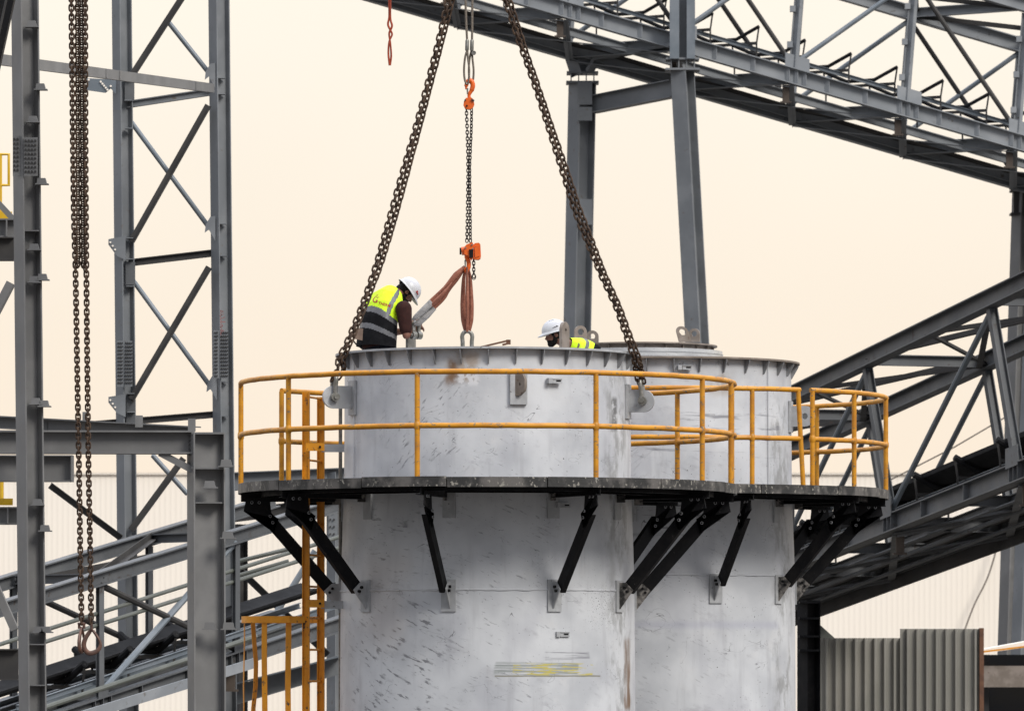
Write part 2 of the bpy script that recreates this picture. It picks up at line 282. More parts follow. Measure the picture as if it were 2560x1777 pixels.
    def plate_hole(s, outer, hc, hr, o, ex, ey, th):
        """flat plate with a round hole: outer 2-D outline, plane (o, ex, ey), thickness vector"""
        th = V(th); N = len(outer); vs = []
        for sg in (-0.5, 0.5):
            for x, y in outer: vs.append(o + ex*x + ey*y + th*sg)
            for x, y in outer:
                a = math.atan2(y-hc[1], x-hc[0]); vs.append(o + ex*(hc[0]+math.cos(a)*hr) + ey*(hc[1]+math.sin(a)*hr) + th*sg)
        fs = []
        for i in range(N):
            j = (i+1) % N
            fs += [(i, j, N+j, N+i), (2*N+j, 2*N+i, 3*N+i, 3*N+j), (i, 2*N+i, 2*N+j, j), (N+i, N+j, 3*N+j, 3*N+i)]
        s.add(vs, fs); return s
    def mesh(s, name, mats, org=V((0, 0, 0)), sharp=38):
        me = bpy.data.meshes.new(name); me.from_pydata([v - org for v in s.v], [], s.f)
        for m in (mats if isinstance(mats, (list, tuple)) else [mats]): me.materials.append(m)
        me.polygons.foreach_set('material_index', s.mi); me.polygons.foreach_set('use_smooth', [True] * len(s.f))
        import bmesh
        bm = bmesh.new(); bm.from_mesh(me); bmesh.ops.recalc_face_normals(bm, faces=bm.faces); bm.to_mesh(me); bm.free()
        me.set_sharp_from_angle(angle=R(sharp)); me.update(); return me
    def build(s, name, mats, parent=None, sharp=38, kind=None, label=None, loc=None):
        org = worldloc(parent) if parent else (loc if loc is not None else V((0, 0, 0)))
        o = bpy.data.objects.new(name, s.mesh(name, mats, org, sharp)); COL.objects.link(o)
        if parent: o.parent = parent
        else: o.location = org
        if kind: o['kind'] = kind
        if label: o['label'] = label
        return o
def worldloc(o):
    l = V((0, 0, 0))
    while o: l += V(o.location); o = o.parent
    return l
def thing(name, loc, label, cat, group=None):
    o = bpy.data.objects.new(name, None); COL.objects.link(o); o.location = loc; o.empty_display_size = 0.2
    o['label'] = label; o['category'] = cat
    if group: o['group'] = group
    return o
def tag(o, label, cat, group=None):
    o['label'] = label; o['category'] = cat
    if group: o['group'] = group
    return o
def inst(name, me, mat, parent):
    o = bpy.data.objects.new(name, me); COL.objects.link(o); o.parent = parent
    m = mat.copy(); m.translation = m.translation - worldloc(parent); o.matrix_local = m; return o
def bolts(pts, nrm, r, h, parent, m='steel_dark', name='bolt_cluster', n=6):
    b = MB(); nrm = V(nrm).normalized()
    for p in pts: b.cyl(V(p) - nrm * 0.002, V(p) + nrm * h, r, n)
    return b.build(name, M[m], parent, kind='stuff')
def catmull(P, k=8):
    P = [V(p) for p in P]; Q = [P[0]*2-P[1]] + P + [P[-1]*2-P[-2]]; o = []
    for i in range(1, len(Q)-2):
        for j in range(k):
            t = j/k; a, b, c, d = Q[i-1], Q[i], Q[i+1], Q[i+2]
            o.append(0.5*((2*b)+(c-a)*t+(2*a-5*b+4*c-d)*t*t+(3*b-a-3*c+d)*t**3))
    o.append(P[-1]); return o
def link_mesh(d, name='link', n=14, m=6, mat='chain', long=1.6):
    rc = 1.2*d; sl = long*d/2; pts = []
    for k in range(n//2+1): a = -math.pi/2 + math.pi*k/(n//2); pts.append(V((sl+rc*math.cos(a), rc*math.sin(a), 0)))
    for k in range(n//2+1): a = math.pi/2 + math.pi*k/(n//2); pts.append(V((-sl+rc*math.cos(a), rc*math.sin(a), 0)))
    return MB().tube(pts, d/2, m, True, up=(0, 0, 1)).mesh(name, M[mat])
def chain(path, pitch, me, parent, roll=0.5, jit=0.12, off=V((0, 0, 0)), name='link', start=0.0):
    pts = catmull(path, 10); i = 0; acc = start; dist = 0; k = 0; n = 0
    seg = [(pts[j+1]-pts[j]).length for j in range(len(pts)-1)]; tot = sum(seg); s = start
    while s < tot:
        c = 0
        for j, L in enumerate(seg):
            if c + L >= s: break
            c += L
        t = (s-c)/max(L, 1e-6); p = pts[j].lerp(pts[j+1], t) + off; d = (pts[j+1]-pts[j]).normalized()
        ref = V((0, -1, 0)); y = (ref - d*ref.dot(d)).normalized(); z = d.cross(y)
        a = roll + (math.pi/2 if n % 2 else 0) + random.uniform(-jit, jit)
        yy = y*math.cos(a)+z*math.sin(a); zz_ = d.cross(yy)
        mt = Matrix((d, yy, zz_)).transposed().to_4x4(); mt.translation = p
        inst(name, me, mt, parent); n += 1; s += pitch
    return n

# ------------------------------------------------------------------ ground, hall far behind
g = MB(); g.add([(-2500, -400, 0), (2500, -400, 0), (2500, 4000, 0), (-2500, 4000, 0)], [(0, 1, 2, 3)])
o = g.build('ground', M['ground']); o['kind'] = 'structure'

def corrugated(p0, p1, z0, z1, pitch, depth, thick=0.02, trap=0.35):
    """trapezoid-ribbed sheet standing from p0 to p1, ribs towards the camera"""
    p0, p1 = V(p0), V(p1); L = (p1-p0).length; d = (p1-p0)/L; n = V((d.y, -d.x, 0)); b = MB(); line = []
    k = 0
    while k*pitch < L:
        for t, e in ((0, 0), (0.60, 0), (0.60+0.08*trap, 1), (0.95-0.1*trap, 1)):
            s_ = min(L, (k+t)*pitch); line.append(p0 + d*s_ + n*(depth*e))
        k += 1
    line.append(p1)
    N = len(line); vs = []
    for q in line: vs += [V((q.x, q.y, z0)), V((q.x, q.y, z1))]
    for q in line: r_ = q - n*(-thick if False else thick); vs += [V((r_.x, r_.y, z0)), V((r_.x, r_.y, z1))]
    fs = []
    for i in range(N-1):
        a = 2*i; fs += [(a, a+2, a+3, a+1), (2*N+a, 2*N+a+1, 2*N+a+3, 2*N+a+2), (a+1, a+3, 2*N+a+3, 2*N+a+1)]
    fs += [(0, 1, 2*N+1, 2*N), (2*N-2, 4*N-2, 4*N-1, 2*N-1)]
    b.add(vs, fs); return b
HD = 205
hall = thing('industrial_hall', V((0, CAMY+HD, 0)), 'long pale cream corrugated hall far behind the tanks and gantries', 'building')
xl, xr = -40, 40; zt = EZ + (HZ-1186)*HD/F
corrugated((xl, CAMY+HD, 0), (xr, CAMY+HD, 0), 0, zt, 0.20, 0.005).build('wall', M['hall'], hall, sharp=20)
b = MB(); b.bar((xl, CAMY+HD-0.03, zt+0.03), (xr, CAMY+HD-0.03, zt+0.03), 0.12, 0.06); b.build('eaves_trim', M['hall'], hall)
b = MB(); b.add([(xl, CAMY+HD-0.1, zt+0.06), (xr, CAMY+HD-0.1, zt+0.06), (xr, CAMY+HD+30, zt+1.0), (xl, CAMY+HD+30, zt+1.0), (xl, CAMY+HD+30, 0), (xr, CAMY+HD+30, 0)], [(0, 1, 2, 3), (3, 2, 5, 4)]); b.build('roof', M['hall'], hall)
p, q = at(2497, 1352, HD-0.4), at(2412, 1572, HD-0.4)
tag(MB().tube(catmull([p, at(2470, 1440, HD-0.4), at(2436, 1510, HD-0.4), q]), 0.03, 5).build('cable', M['steel_brown']), 'thin cable hanging down the pale hall wall above the ribbed grey cladding', 'cable')
tag(MB().tube([at(2225, 1200, 130), at(2385, 1118, 130), at(2525, 1036, 130)], 0.018, 5).build('cable', M['steel_brown']), 'thin pale cable strung up behind the truss at the right', 'cable')

# ------------------------------------------------------------------ conveyor gantries
def gantry(name, label, A, B, lat, h, nodes, lean, sec, mats, diag_near, belt_z, floor=True, top=True, idler_n=2, teeth=0, stiff=True, post=0.13, gus=0.46, plate=None, rol=0.05):
    """A,B ends of the near bottom chord centre line, lat = vector to the far truss, nodes = t parameters of panel points"""
    t = thing(name, V((A.x, A.y, 0)), label, 'conveyor gantry')
    D, Bf = sec; up = V((0, 0, h)) + lean; ax = (B-A).normalized(); perp = V(lat).normalized()
    ms, md = mats
    P = [A.lerp(B, q) for q in nodes]
    for k, (off, m) in enumerate(((V((0, 0, 0)), ms), (V(lat), ms))):
        MB().ibeam(A+off, B+off, D, Bf, (0, 0, 1), 0.018, 0.012).build('bottom_chord', M[m], t)
        if top: MB().ibeam(A+off+up, B+off+up, D*0.9, Bf, (0, 0, 1), 0.018, 0.012).build('top_chord', M[m], t)
    for i, p in enumerate(P):
        for off in (V((0, 0, 0)), V(lat)):
            MB().ibeam(p+off+up*(D/2/h), p+off+up*(1-D/2/h), post, post*0.85, perp).build('vertical_post', M[ms], t)
        MB().ibeam(p+V((0, 0, -0.02))+perp*0.07, p+V((0, 0, -0.02))+V(lat)-perp*0.07, D*0.8, Bf*0.8).build('floor_beam', M[ms], t)
        if top: MB().ibeam(p+up+perp*0.07, p+up+V(lat)-perp*0.07, D*0.6, Bf*0.7).build('top_cross_beam', M[ms], t)
        # bracket stub hanging below the floor beam
        c = p + V(lat)*0.06 + V((0, 0, -D*0.5-0.16)); MB().box(c, (0.12, 0.10, 0.30)).box(c+V((0, 0, -0.16)), (0.2, 0.12, 0.03)).build('hanger_bracket', M['steel_brown'], t)
        if stiff:
            for sft in (-0.16, 0, 0.16):
                MB().box(p+ax*sft - perp*(Bf*0.26), (0.012, 0.012, D-0.04)).box(p+ax*sft-perp*(Bf*0.27), (0.012, Bf*0.44, D-0.04), (ax, perp, V((0, 0, 1)))).build('stiffener', M[ms], t)
            MB().box(p+up*0.09-perp*0.075, (gus, 0.012, gus*0.62), (ax, perp, V((0, 0, 1)))).build('gusset_plate', M[ms], t)
        for k in range(teeth):
            c = p + up*(0.22+0.26*k) - ax*0.10; MB().box(c, (0.10, 0.10, 0.11)).build('clip_angle', M[ms], t)
    for i in range(len(P)-1):
        a, c = P[i], P[i+1]; L = (c-a).length
        for j, off in enumerate((V((0, 0, 0)), V(lat))):
            mode = diag_near[i % len(diag_near)] if j == 0 else diag_near[(i+1) % len(diag_near)]
            a2, c2 = a+off+perp*0.02, c+off+perp*0.02
            for ch in mode:
                s0, s1 = (a2+up*0.08, c2+up*0.95) if ch == '/' else (a2+up*0.95, c2+up*0.08)
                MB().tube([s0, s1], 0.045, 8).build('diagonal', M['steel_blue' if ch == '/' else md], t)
        # lateral bracing under the floor and under the roof
        z = V((0, 0, -D*0.5-0.03))
        MB().bar(a+z+perp*0.05, c+V(lat)+z-perp*0.05, 0.14, 0.012).bar(a+z+perp*0.05+V((0,0,-0.006)), c+V(lat)+z-perp*0.05+V((0,0,-0.006)), 0.012, 0.09).build('lateral_brace', M[ms], t)
        MB().bar(a+V(lat)+z-perp*0.05-V((0, 0, 0.02)), c+z+perp*0.05-V((0, 0, 0.02)), 0.12, 0.012).build('lateral_brace', M[ms], t)
        if top:
            MB().angle(a+up+perp*0.06, c+V(lat)+up-perp*0.06, 0.09).build('roof_brace', M[md], t)
            MB().angle(a+V(lat)+up-perp*0.06-V((0, 0, 0.1)), c+up+perp*0.06-V((0, 0, 0.1)), 0.09).build('roof_brace', M[md], t)
        if stiff:
            for q_ in (0.28, 0.62):
                p = a.lerp(c, q_); MB().box(p-perp*(Bf*0.27), (0.012, Bf*0.44, D-0.04), (ax, perp, V((0, 0, 1)))).build('stiffener', M[ms], t)
    if plate: MB().bar(A+V(lat)*(plate[0]+plate[1])/2, B+V(lat)*(plate[0]+plate[1])/2, V(lat).length*(plate[1]-plate[0]), 0.012).build('deck_plate', M[md], t)
    # conveyor: two stringers, idler frames with three rollers, belt
    bz = V((0, 0, belt_z))
    for f_ in (0.28, 0.72):
        MB().channel(A+V(lat)*f_+bz, B+V(lat)*f_+bz, 0.075, 0.04, (0, 0, 1), 0.008).build('stringer', M['steel_blue'], t)
        MB().ibeam(A+V(lat)*(f_+0.18)-V((0, 0, D*0.1)), B+V(lat)*(f_+0.18)-V((0, 0, D*0.1)), D*0.55, Bf*0.5).build('floor_joist', M[ms], t)
    w = V(lat).length
    n = int(idler_n*(len(P)-1))
    for i in range(n+1):
        p = P[0].lerp(P[-1], i/n) + bz
        l0, l1, mid = p+V(lat)*0.20+V((0, 0, 0.06)), p+V(lat)*0.80+V((0, 0, 0.06)), p+V(lat)*0.5+V((0, 0, 0.06))
        f = MB().bar(l0, l1, 0.06, 0.05)
        r0, r1 = l0+V((0, 0, 0.30))-perp*0.05, l1+V((0, 0, 0.30))+perp*0.05; i0, i1 = p+V(lat)*0.38+V((0, 0, 0.15)), p+V(lat)*0.62+V((0, 0, 0.15))
        for e0, e1 in ((l0, r0), (l1, r1), (i0-V((0, 0, 0.09)), i0), (i1-V((0, 0, 0.09)), i1), (l0-V((0, 0, belt_z*0.8)), l0), (l1-V((0, 0, belt_z*0.8)), l1)): f.bar(e0, e1, 0.035, 0.03, (1, 0, 0))
        fr = f.build('idler_frame', M['steel_dark'], t)
        for e0, e1 in ((r0, i0), (i0, i1), (i1, r1)): MB().cyl(e0, e1, rol, 8).build('roller', M['belt'], fr)
    return t, P, up

# upper gantry, top right
A, B = at(880, -130, 99.5), at(2720, 406.6, 101.2); B = A+(B-A)*1.22
def tpar(A, B, px):
    lo, hi = 0.0, 1.0
    for _ in range(50):
        m = (lo+hi)/2; q = A.lerp(B, m); x = CX + q.x*F/(q.y-CAMY)
        if x < px: lo = m
        else: hi = m
    return lo
t1, t2 = tpar(A, B, 1700), tpar(A, B, 2262); st = (t2-t1)/2
LATU = V((-2.03, 1.25, 0))
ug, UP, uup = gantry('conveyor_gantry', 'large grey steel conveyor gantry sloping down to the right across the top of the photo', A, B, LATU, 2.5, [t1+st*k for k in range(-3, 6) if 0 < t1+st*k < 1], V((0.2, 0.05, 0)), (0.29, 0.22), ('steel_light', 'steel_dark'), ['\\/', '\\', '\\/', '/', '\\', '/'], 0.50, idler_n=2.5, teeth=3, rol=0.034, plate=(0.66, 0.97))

# trestle carrying the upper gantry: two legs and a cross beam
tr = thing('trestle', V((at(1440, 0, 101.75).x, at(0, 0, 101.75).y, 0)), 'grey two legged steel trestle rising behind the front tank under the upper gantry', 'trestle')
def leg(px0, py0, px1, py1, d, D, Bf, ang, parent, m='steel', name='leg', foot=True):
    a, c = at(px0, py0, d), at(px1, py1, d); dr = (c-a)/(a.z-c.z)
    if foot: c = a + dr*(a.z - 0.02)
    e = V((math.cos(R(ang)), math.sin(R(ang)), 0))
    return MB().ibeam(a, c, D, Bf, e, 0.03, 0.02).build(name, M[m], parent)
leg(1706, 176, 1743, 850, 100.0, 0.36, 0.30, 60, tr)
leg(1456, 206, 1443, 830, 101.75, 0.40, 0.32, 40, tr)
# heads of the legs
for (px, d, r0, r1, w) in ((1706, 100.0, 150, 176, 0.60), (1456, 101.75, 184, 208, 0.58)):
    a, c = at(px, r0, d), at(px, r1, d)
    b = MB().box(a, (w, 0.45, 0.035)).box(c, (w+0.02, 0.47, 0.035))
    hb = b.build('head_plate', M['steel'], tr)
    for k in range(4): MB().box((a+c)/2 + V((-0.21+0.14*k, -0.10, 0)), (0.02, 0.2, abs(a.z-c.z)-0.04)).build('stiffener', M['steel'], hb)
MB().ibeam(at(1708, -30, 100.0), at(1706, 150, 100.0), 0.20, 0.18, (1, 0, 0)).build('upper_post', M['steel'], tr)
a, c = at(1686, -30, 99.8), at(1686, 148, 99.8); MB().box((a+c)/2, (0.17, 0.14, (a-c).length)).build('upper_post', M['steel_blue'], tr)
a, c = at(1727, -30, 99.8), at(1727, 148, 99.8); MB().box((a+c)/2, (0.15, 0.14, (a-c).length)).build('upper_post', M['steel_blue'], tr)
MB().ibeam(at(1482, 262, 101.6), at(1684, 222, 100.1), 0.32, 0.22).build('cross_beam', M['steel'], tr)
MB().ibeam(at(1440, 130, 101.7), at(1458, 186, 101.7), 0.36, 0.30, (0.75, 0.65, 0)).build('upper_post', M['steel'], tr)
a = at(1490, 152, 101.6)
for s_, e_ in ((at(1474, 178, 101.5), at(1492, 148, 101.4)), (at(1492, 148, 101.4), at(1690, 112, 100.1))): MB().bar(s_, e_, 0.2, 0.06).build('knee_brace', M['steel'], tr)
# small plates on the far leg
for r0, r1 in ((205, 262), (268, 302), (498, 562)):
    MB().box(at(1462, (r0+r1)/2, 101.45), (0.27, 0.02, (r1-r0)*101.5/F)).build('splice_plate', M['steel'], tr)
# second trestle at the right edge
tr2 = thing('trestle', V((at(2540, 0, 103).x, at(0, 0, 103).y, 0)), 'weathered trestle leg standing at the right edge under the upper gantry', 'trestle')
leg(2556, 478, 2520, 1600, 103.0, 0.27, 0.27, 35, tr2, 'steel_near')
leg(2600, 470, 2556, 1600, 102.0, 0.30, 0.28, 35, tr2, 'steel')
MB().box(at(2556, 478, 103), (0.46, 0.36, 0.04)).box(at(2556, 536, 103), (0.46, 0.36, 0.04)).box(at(2558, 508, 103), (0.38, 0.28, 0.4)).build('head_plate', M['steel_dark'], tr2)

# right-hand gantry climbing to the right edge
A0, B0 = at(1990, 1403, 85.6), at(2560, 1176, 76.5); dv = B0-A0
A, B = A0-dv*0.75, B0+dv*0.35
na = [tpar(A, B, x) for x in (2232, 2548)]; s_ = na[1]-na[0]
LATR = V((1.83, 0.67, 0))
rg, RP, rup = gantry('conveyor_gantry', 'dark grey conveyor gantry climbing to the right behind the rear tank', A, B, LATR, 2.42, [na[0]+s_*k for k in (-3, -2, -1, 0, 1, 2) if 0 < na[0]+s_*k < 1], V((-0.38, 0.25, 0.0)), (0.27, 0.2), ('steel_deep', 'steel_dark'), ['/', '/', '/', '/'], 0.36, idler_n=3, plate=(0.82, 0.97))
w = LATR
MB().add([A+w*0.22+V((0, 0, 0.9)), B+w*0.22+V((0, 0, 0.9)), B+w*0.40+V((0, 0, 0.72)), A+w*0.40+V((0, 0, 0.72))], [(0, 1, 2, 3)]) if False else None
bt = MB()
for a_, c_ in ((A, B),):
    prof = [(0.24, 0.66), (0.38, 0.56), (0.62, 0.56), (0.76, 0.66)]
    vs = [a_+w*f+V((0, 0, z)) for f, z in prof]+[c_+w*f+V((0, 0, z)) for f, z in prof]+[a_+w*f+V((0, 0, z+0.07)) for f, z in prof]+[c_+w*f+V((0, 0, z+0.07)) for f, z in prof]
    bt.add(vs, [(i, i+1, i+5, i+4) for i in range(3)]+[(8+i, 12+i, 13+i, 9+i) for i in range(3)]+[(0, 4, 12, 8), (3, 11, 15, 7)])
bt.build('belt', M['belt'], rg)
for f_, z_, r_ in ((0.50, -0.20, 0.035), (0.72, -0.24, 0.03), (0.30, -0.17, 0.025)): MB().cyl(A+w*f_+V((0, 0, z_)), B+w*f_+V((0, 0, z_)), r_, 8).build('pipe', M['steel_deep'], rg)
for f_, z_ in ((0.14, -0.02), (0.80, 0.02)): MB().channel(A+w*f_+V((0, 0, z_)), B+w*f_+V((0, 0, z_)), 0.15, 0.06).build('floor_joist', M['steel_dark'], rg)
for i in range(len(RP)-1):
    a_, c_ = RP[i], RP[i+1]; m_ = a_.lerp(c_, 0.5)
    MB().ibeam(m_-V((0, 0, 0.03)), m_+w-V((0, 0, 0.03)), 0.16, 0.12).build('floor_beam', M['steel_deep'], rg)
    MB().angle(m_+rup*0.97, a_+w+rup*0.97, 0.07).build('roof_brace', M['steel_dark'], rg); MB().angle(m_+rup*0.97, c_+w+rup*0.97, 0.07).build('roof_brace', M['steel_dark'], rg)
# solid side cover on the far side of the floor (dark underside seen from below)
MB().bar(A+w*0.98-V((0, 0, 0.16)), B+w*0.98-V((0, 0, 0.16)), 0.05, 0.36).build('side_cover', M['steel_dark'], rg)
MB().bar(at(1985, 1275, 79), at(2195, 1185, 76), 0.05, 0.05).build('hand_rail', M['steel_dark'], rg) if False else None

# left-hand gantry low behind the ladder
A0, B0 = at(113, 1806, 70), at(464, 1688, 72.2); dv = B0-A0
A, B = A0-dv*0.6, B0+dv*1.35
na = [tpar(A, B, x) for x in (250, 590)]; s_ = na[1]-na[0]
LATL = V((-1.25, 1.55, 0))
lg, LP, lup = gantry('conveyor_gantry', 'low grey conveyor gantry climbing to the right behind the yellow ladder', A, B, LATL, 1.62, [na[0]+s_*k for k in (-1, 0, 1, 2) if 0 < na[0]+s_*k < 1], V((0.0, 0.0, 0)), (0.2, 0.16), ('steel_deep', 'steel_dark'), ['\\/', '\\', '\\/'], 0.16, idler_n=3, post=0.085, gus=0.2)
for k, z in enumerate((1.02, 1.17)):
    MB().cyl(A+LATL*0.02+V((0, 0, z)), B+LATL*0.02+V((0, 0, z)), 0.028, 8).build('hand_rail', M['olive'], lg)
MB().cyl(at(40, 1792, 69.6), at(640, 1590, 73.0), 0.036, 8).build('pipe', M['olive'], lg)
MB().channel(at(40, 1768, 69.9), at(640, 1568, 73.2), 0.07, 0.04, (0, 0, 1), 0.008).build('stringer', M['steel_blue'], lg)
MB().bar(at(170, 1800, 69.4), at(640, 1655, 72.6), 0.03, 0.13).build('cover_plate', M['steel_light'], lg)
bt = MB(); w = LATL
prof = [(0.30, 0.44), (0.40, 0.36), (0.60, 0.36), (0.70, 0.44)]
vs = [a_+w*f+V((0, 0, z)) for a_ in (A,) for f, z in prof]+[B+w*f+V((0, 0, z)) for f, z in prof]+[A+w*f+V((0, 0, z+0.03)) for f, z in prof]+[B+w*f+V((0, 0, z+0.03)) for f, z in prof]
bt.add(vs, [(i, i+1, i+5, i+4) for i in range(3)]+[(8+i, 12+i, 13+i, 9+i) for i in range(3)]+[(0, 4, 12, 8), (3, 11, 15, 7)])
bt.build('belt', M['belt'], lg)
MB().channel(at(113, 1512, 69.7)-(B-A)*0.1, at(800, 1291, 74.1), 0.19, 0.08, (0, 0, 1), 0.012).build('walkway_beam', M['steel'], lg) if False else None

# ------------------------------------------------------------------ lattice tower behind the left frame
tw = thing('lattice_tower', V((at(430, 0, 75).x, 15.0, 0)), 'tall grey braced steel tower with two columns behind the left hand frame', 'steel tower')
def tcol(px0, px1, d, D, Bf, ang):
    a, c = at(px0, -40, d), at(px1, 1777, d); dr = (c-a)/(a.z-c.z); c = a+dr*a.z
    e = V((math.cos(R(ang)), math.sin(R(ang)), 0))
    return MB().ibeam(a, c, D, Bf, e, 0.016, 0.012).build('column', M['steel'], tw)
tcol(304, 322, 75, 0.20, 0.19, 38); tcol(547, 566, 75, 0.22, 0.19, 38)
def tb(x0, y0, x1, y1, kind, w=0.085, d=75.0, m='steel'):
    a, c = at(x0, y0, d), at(x1, y1, d)
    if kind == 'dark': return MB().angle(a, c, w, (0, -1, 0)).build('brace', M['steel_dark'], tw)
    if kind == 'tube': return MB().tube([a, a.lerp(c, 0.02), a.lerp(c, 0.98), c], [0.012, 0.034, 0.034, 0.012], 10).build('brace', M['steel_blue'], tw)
    return MB().ibeam(a, c, w, w*0.9).build('strut', M['steel_dark' if m == 'd' else 'steel'], tw)
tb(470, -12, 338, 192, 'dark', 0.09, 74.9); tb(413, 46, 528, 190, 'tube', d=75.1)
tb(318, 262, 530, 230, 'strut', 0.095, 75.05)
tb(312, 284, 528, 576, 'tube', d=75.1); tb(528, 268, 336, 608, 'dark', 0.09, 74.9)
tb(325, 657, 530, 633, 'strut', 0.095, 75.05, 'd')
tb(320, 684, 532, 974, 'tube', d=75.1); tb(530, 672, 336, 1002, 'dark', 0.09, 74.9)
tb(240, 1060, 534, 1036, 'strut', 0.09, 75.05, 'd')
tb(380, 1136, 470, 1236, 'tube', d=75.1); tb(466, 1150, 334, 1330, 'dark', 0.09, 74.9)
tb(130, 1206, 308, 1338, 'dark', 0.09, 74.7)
tb(540, 1365, 700, 1500, 'tube', d=75.2) if False else None
for (x0, y0, x1, y1, x2, y2) in ((271, 598, 300, 590, 300, 640), (271, 992, 300, 985, 300, 1032)):
    pts = [at(x0, y0, 74.85), at(x1+14, y1, 74.85), at(x2+14, y2+10, 74.85), at(x2-8, y2, 74.85), at(x0, y0+14, 74.85)]
    gp = MB().prism(pts, (0, 0.012, 0)).build('gusset_plate', M['steel'], tw)
    bolts([at(x0+5+6*k, y0+8+9*k, 74.84) for k in range(3)], (0, -1, 0), 0.014, 0.012, gp, 'hall', 'bolt_hole')
for (x0, y0) in ((526, 560), (530, 958), (526, 178)):
    pts = [at(x0+12, y0-20, 74.88), at(x0+12, y0+42, 74.88), at(x0-4, y0+14, 74.88), at(x0-14, y0+22, 74.88), at(x0-12, y0+2, 74.88), at(x0, y0-18, 74.88)]
    MB().prism(pts, (0, 0.012, 0)).build('gusset_plate', M['steel'], tw)
for (x0, x1, y0, y1) in ((292, 309, 852, 966), (534, 548, 826, 945)):
    for k, (xa, xb, dd) in enumerate(((x0, x1, 74.74), (x1+2, x1+22, 74.82))):
        pl = MB().box(at((xa+xb)/2, (y0+y1)/2, dd), ((xb-xa)*75/F, 0.012, (y1-y0)*75/F)).build('splice_plate', M['steel'], tw)
        bolts([at(xa+3.5+5*i, y0+5+9*j, dd-0.01) for i in range(int((xb-xa)//5)) for j in range(int((y1-y0)//9))], (0, -1, 0), 0.011, 0.018, pl)
pts = [at(216, 196, 74.9), at(290, 200, 74.9), at(290, 236, 74.9), at(277, 222, 74.9), at(264, 233, 74.9), at(216, 226, 74.9)]
gp = MB().prism(pts, (0, 0.014, 0)).build('gusset_plate', M['steel_blue'], tw)
bolts([at(252+4.2*k, 205+5*k, 74.88) for k in range(5)]+[at(222-4*k, 200+6*k, 74.88) for k in range(2)]+[at(277, 216, 74.88)], (0, -1, 0), 0.015, 0.01, gp, 'hall', 'bolt_hole')
for x0, rows in ((319, (196, 252, 322, 596, 648, 716, 984, 1030, 1062)), (552, (196, 236, 560, 640, 955, 1040))):
    for y_ in rows: MB().box(at(x0+y_*0.009, y_, 74.93), (0.10, 0.12, 0.012)).build('stiffener', M['steel'], tw)
for (x0, y0, x1, y1) in ((312, 205, 336, 250), (314, 655, 338, 712), (316, 985, 338, 1058)):
    MB().box(at((x0+x1)/2, (y0+y1)/2, 74.95), ((x1-x0)*75/F, 0.012, (y1-y0)*75/F)).build('gusset_plate', M['steel_deep'], tw)
# slanting channel from the near frame to the tower
MB().channel(at(-20, 146, 60), at(536, 221, 74.6), 0.12, 0.06, (0, 0, 1), 0.01, -1).build('tie_beam', M['steel_near'], tw)
for px in (236, 270, 480): 
    t_ = (px+20)/556; p = at(-20, 146, 60).lerp(at(536, 221, 74.6), t_); MB().box(p+V((0.0, -0.03, 0)), (0.012, 0.05, 0.10)).build('stiffener', M['steel_near'], tw)
# red marker writing, worn beyond reading
b = MB()
for k in range(9):
    y0 = 776+k*7; b.bar(at(552+random.uniform(-3, 3), y0, 74.66), at(560+random.uniform(-4, 4), y0+random.uniform(-6, 6), 74.66), 0.012, 0.002, (0, -1, 0))
    b.bar(at(551, y0, 74.66), at(552+random.uniform(0, 4), y0+6, 74.66), 0.010, 0.002, (0, -1, 0))
b.build('marker_scrawl', M['red_mark'], tw, kind='stuff')

# lower cross frame behind the ladder
cf = thing('cross_frame', V((at(836, 0, 79).x, 19, 0)), 'grey column and cross beam standing behind the yellow ladder and front tank', 'steel frame')
a = at(838, 1180, 79); MB().ibeam(a, V((a.x, a.y, 0)), 0.17, 0.18, (0.7, 0.7, 0)).build('column', M['steel'], cf)
MB().ibeam(at(520, 1206, 79), at(900, 1190, 79), 0.26, 0.2).build('beam', M['steel'], cf)
MB().ibeam(at(575, 1290, 79), at(850, 1256, 79), 0.18, 0.16).build('beam', M['steel_dark'], cf)
a = at(600, 1310, 79.5); MB().ibeam(V((a.x, a.y, a.z)), V((a.x, a.y, 0)), 0.16, 0.16, (0.7, 0.7, 0)).build('column', M['steel_dark'], cf)
pl = MB().box(at(832, 1310, 78.8), (0.12, 0.02, 0.4)).build('splice_plate', M['steel'], cf)
bolts([at(826+9*i, 1280+18*j, 78.78) for i in range(2) for j in range(4)], (0, -1, 0), 0.014, 0.02, pl)
MB().angle(at(590, 1403, 78.4), at(826, 1630, 78.4), 0.10, (0, -1, 0)).build('brace', M['steel_dark'], cf)
MB().tube([at(788, 1376, 78.2), at(602, 1672, 78.2)], 0.045, 10).build('brace', M['steel_blue'], cf)
for (x0, y0, x1, y1) in ((590, 1404, 720, 1372), (590, 1440, 722, 1402)): MB().cyl(at(x0, y0, 77), at(x1, y1, 77), 0.03, 8).build('hand_rail', M['olive'], cf)
MB().ibeam(at(560, 1745, 77), at(850, 1660, 77), 0.26, 0.24).build('beam', M['steel'], cf)
MB().bar(at(560, 1716, 76.85), at(850, 1640, 76.85), 0.34, 0.02).build('cover_plate', M['steel_blue'], cf)

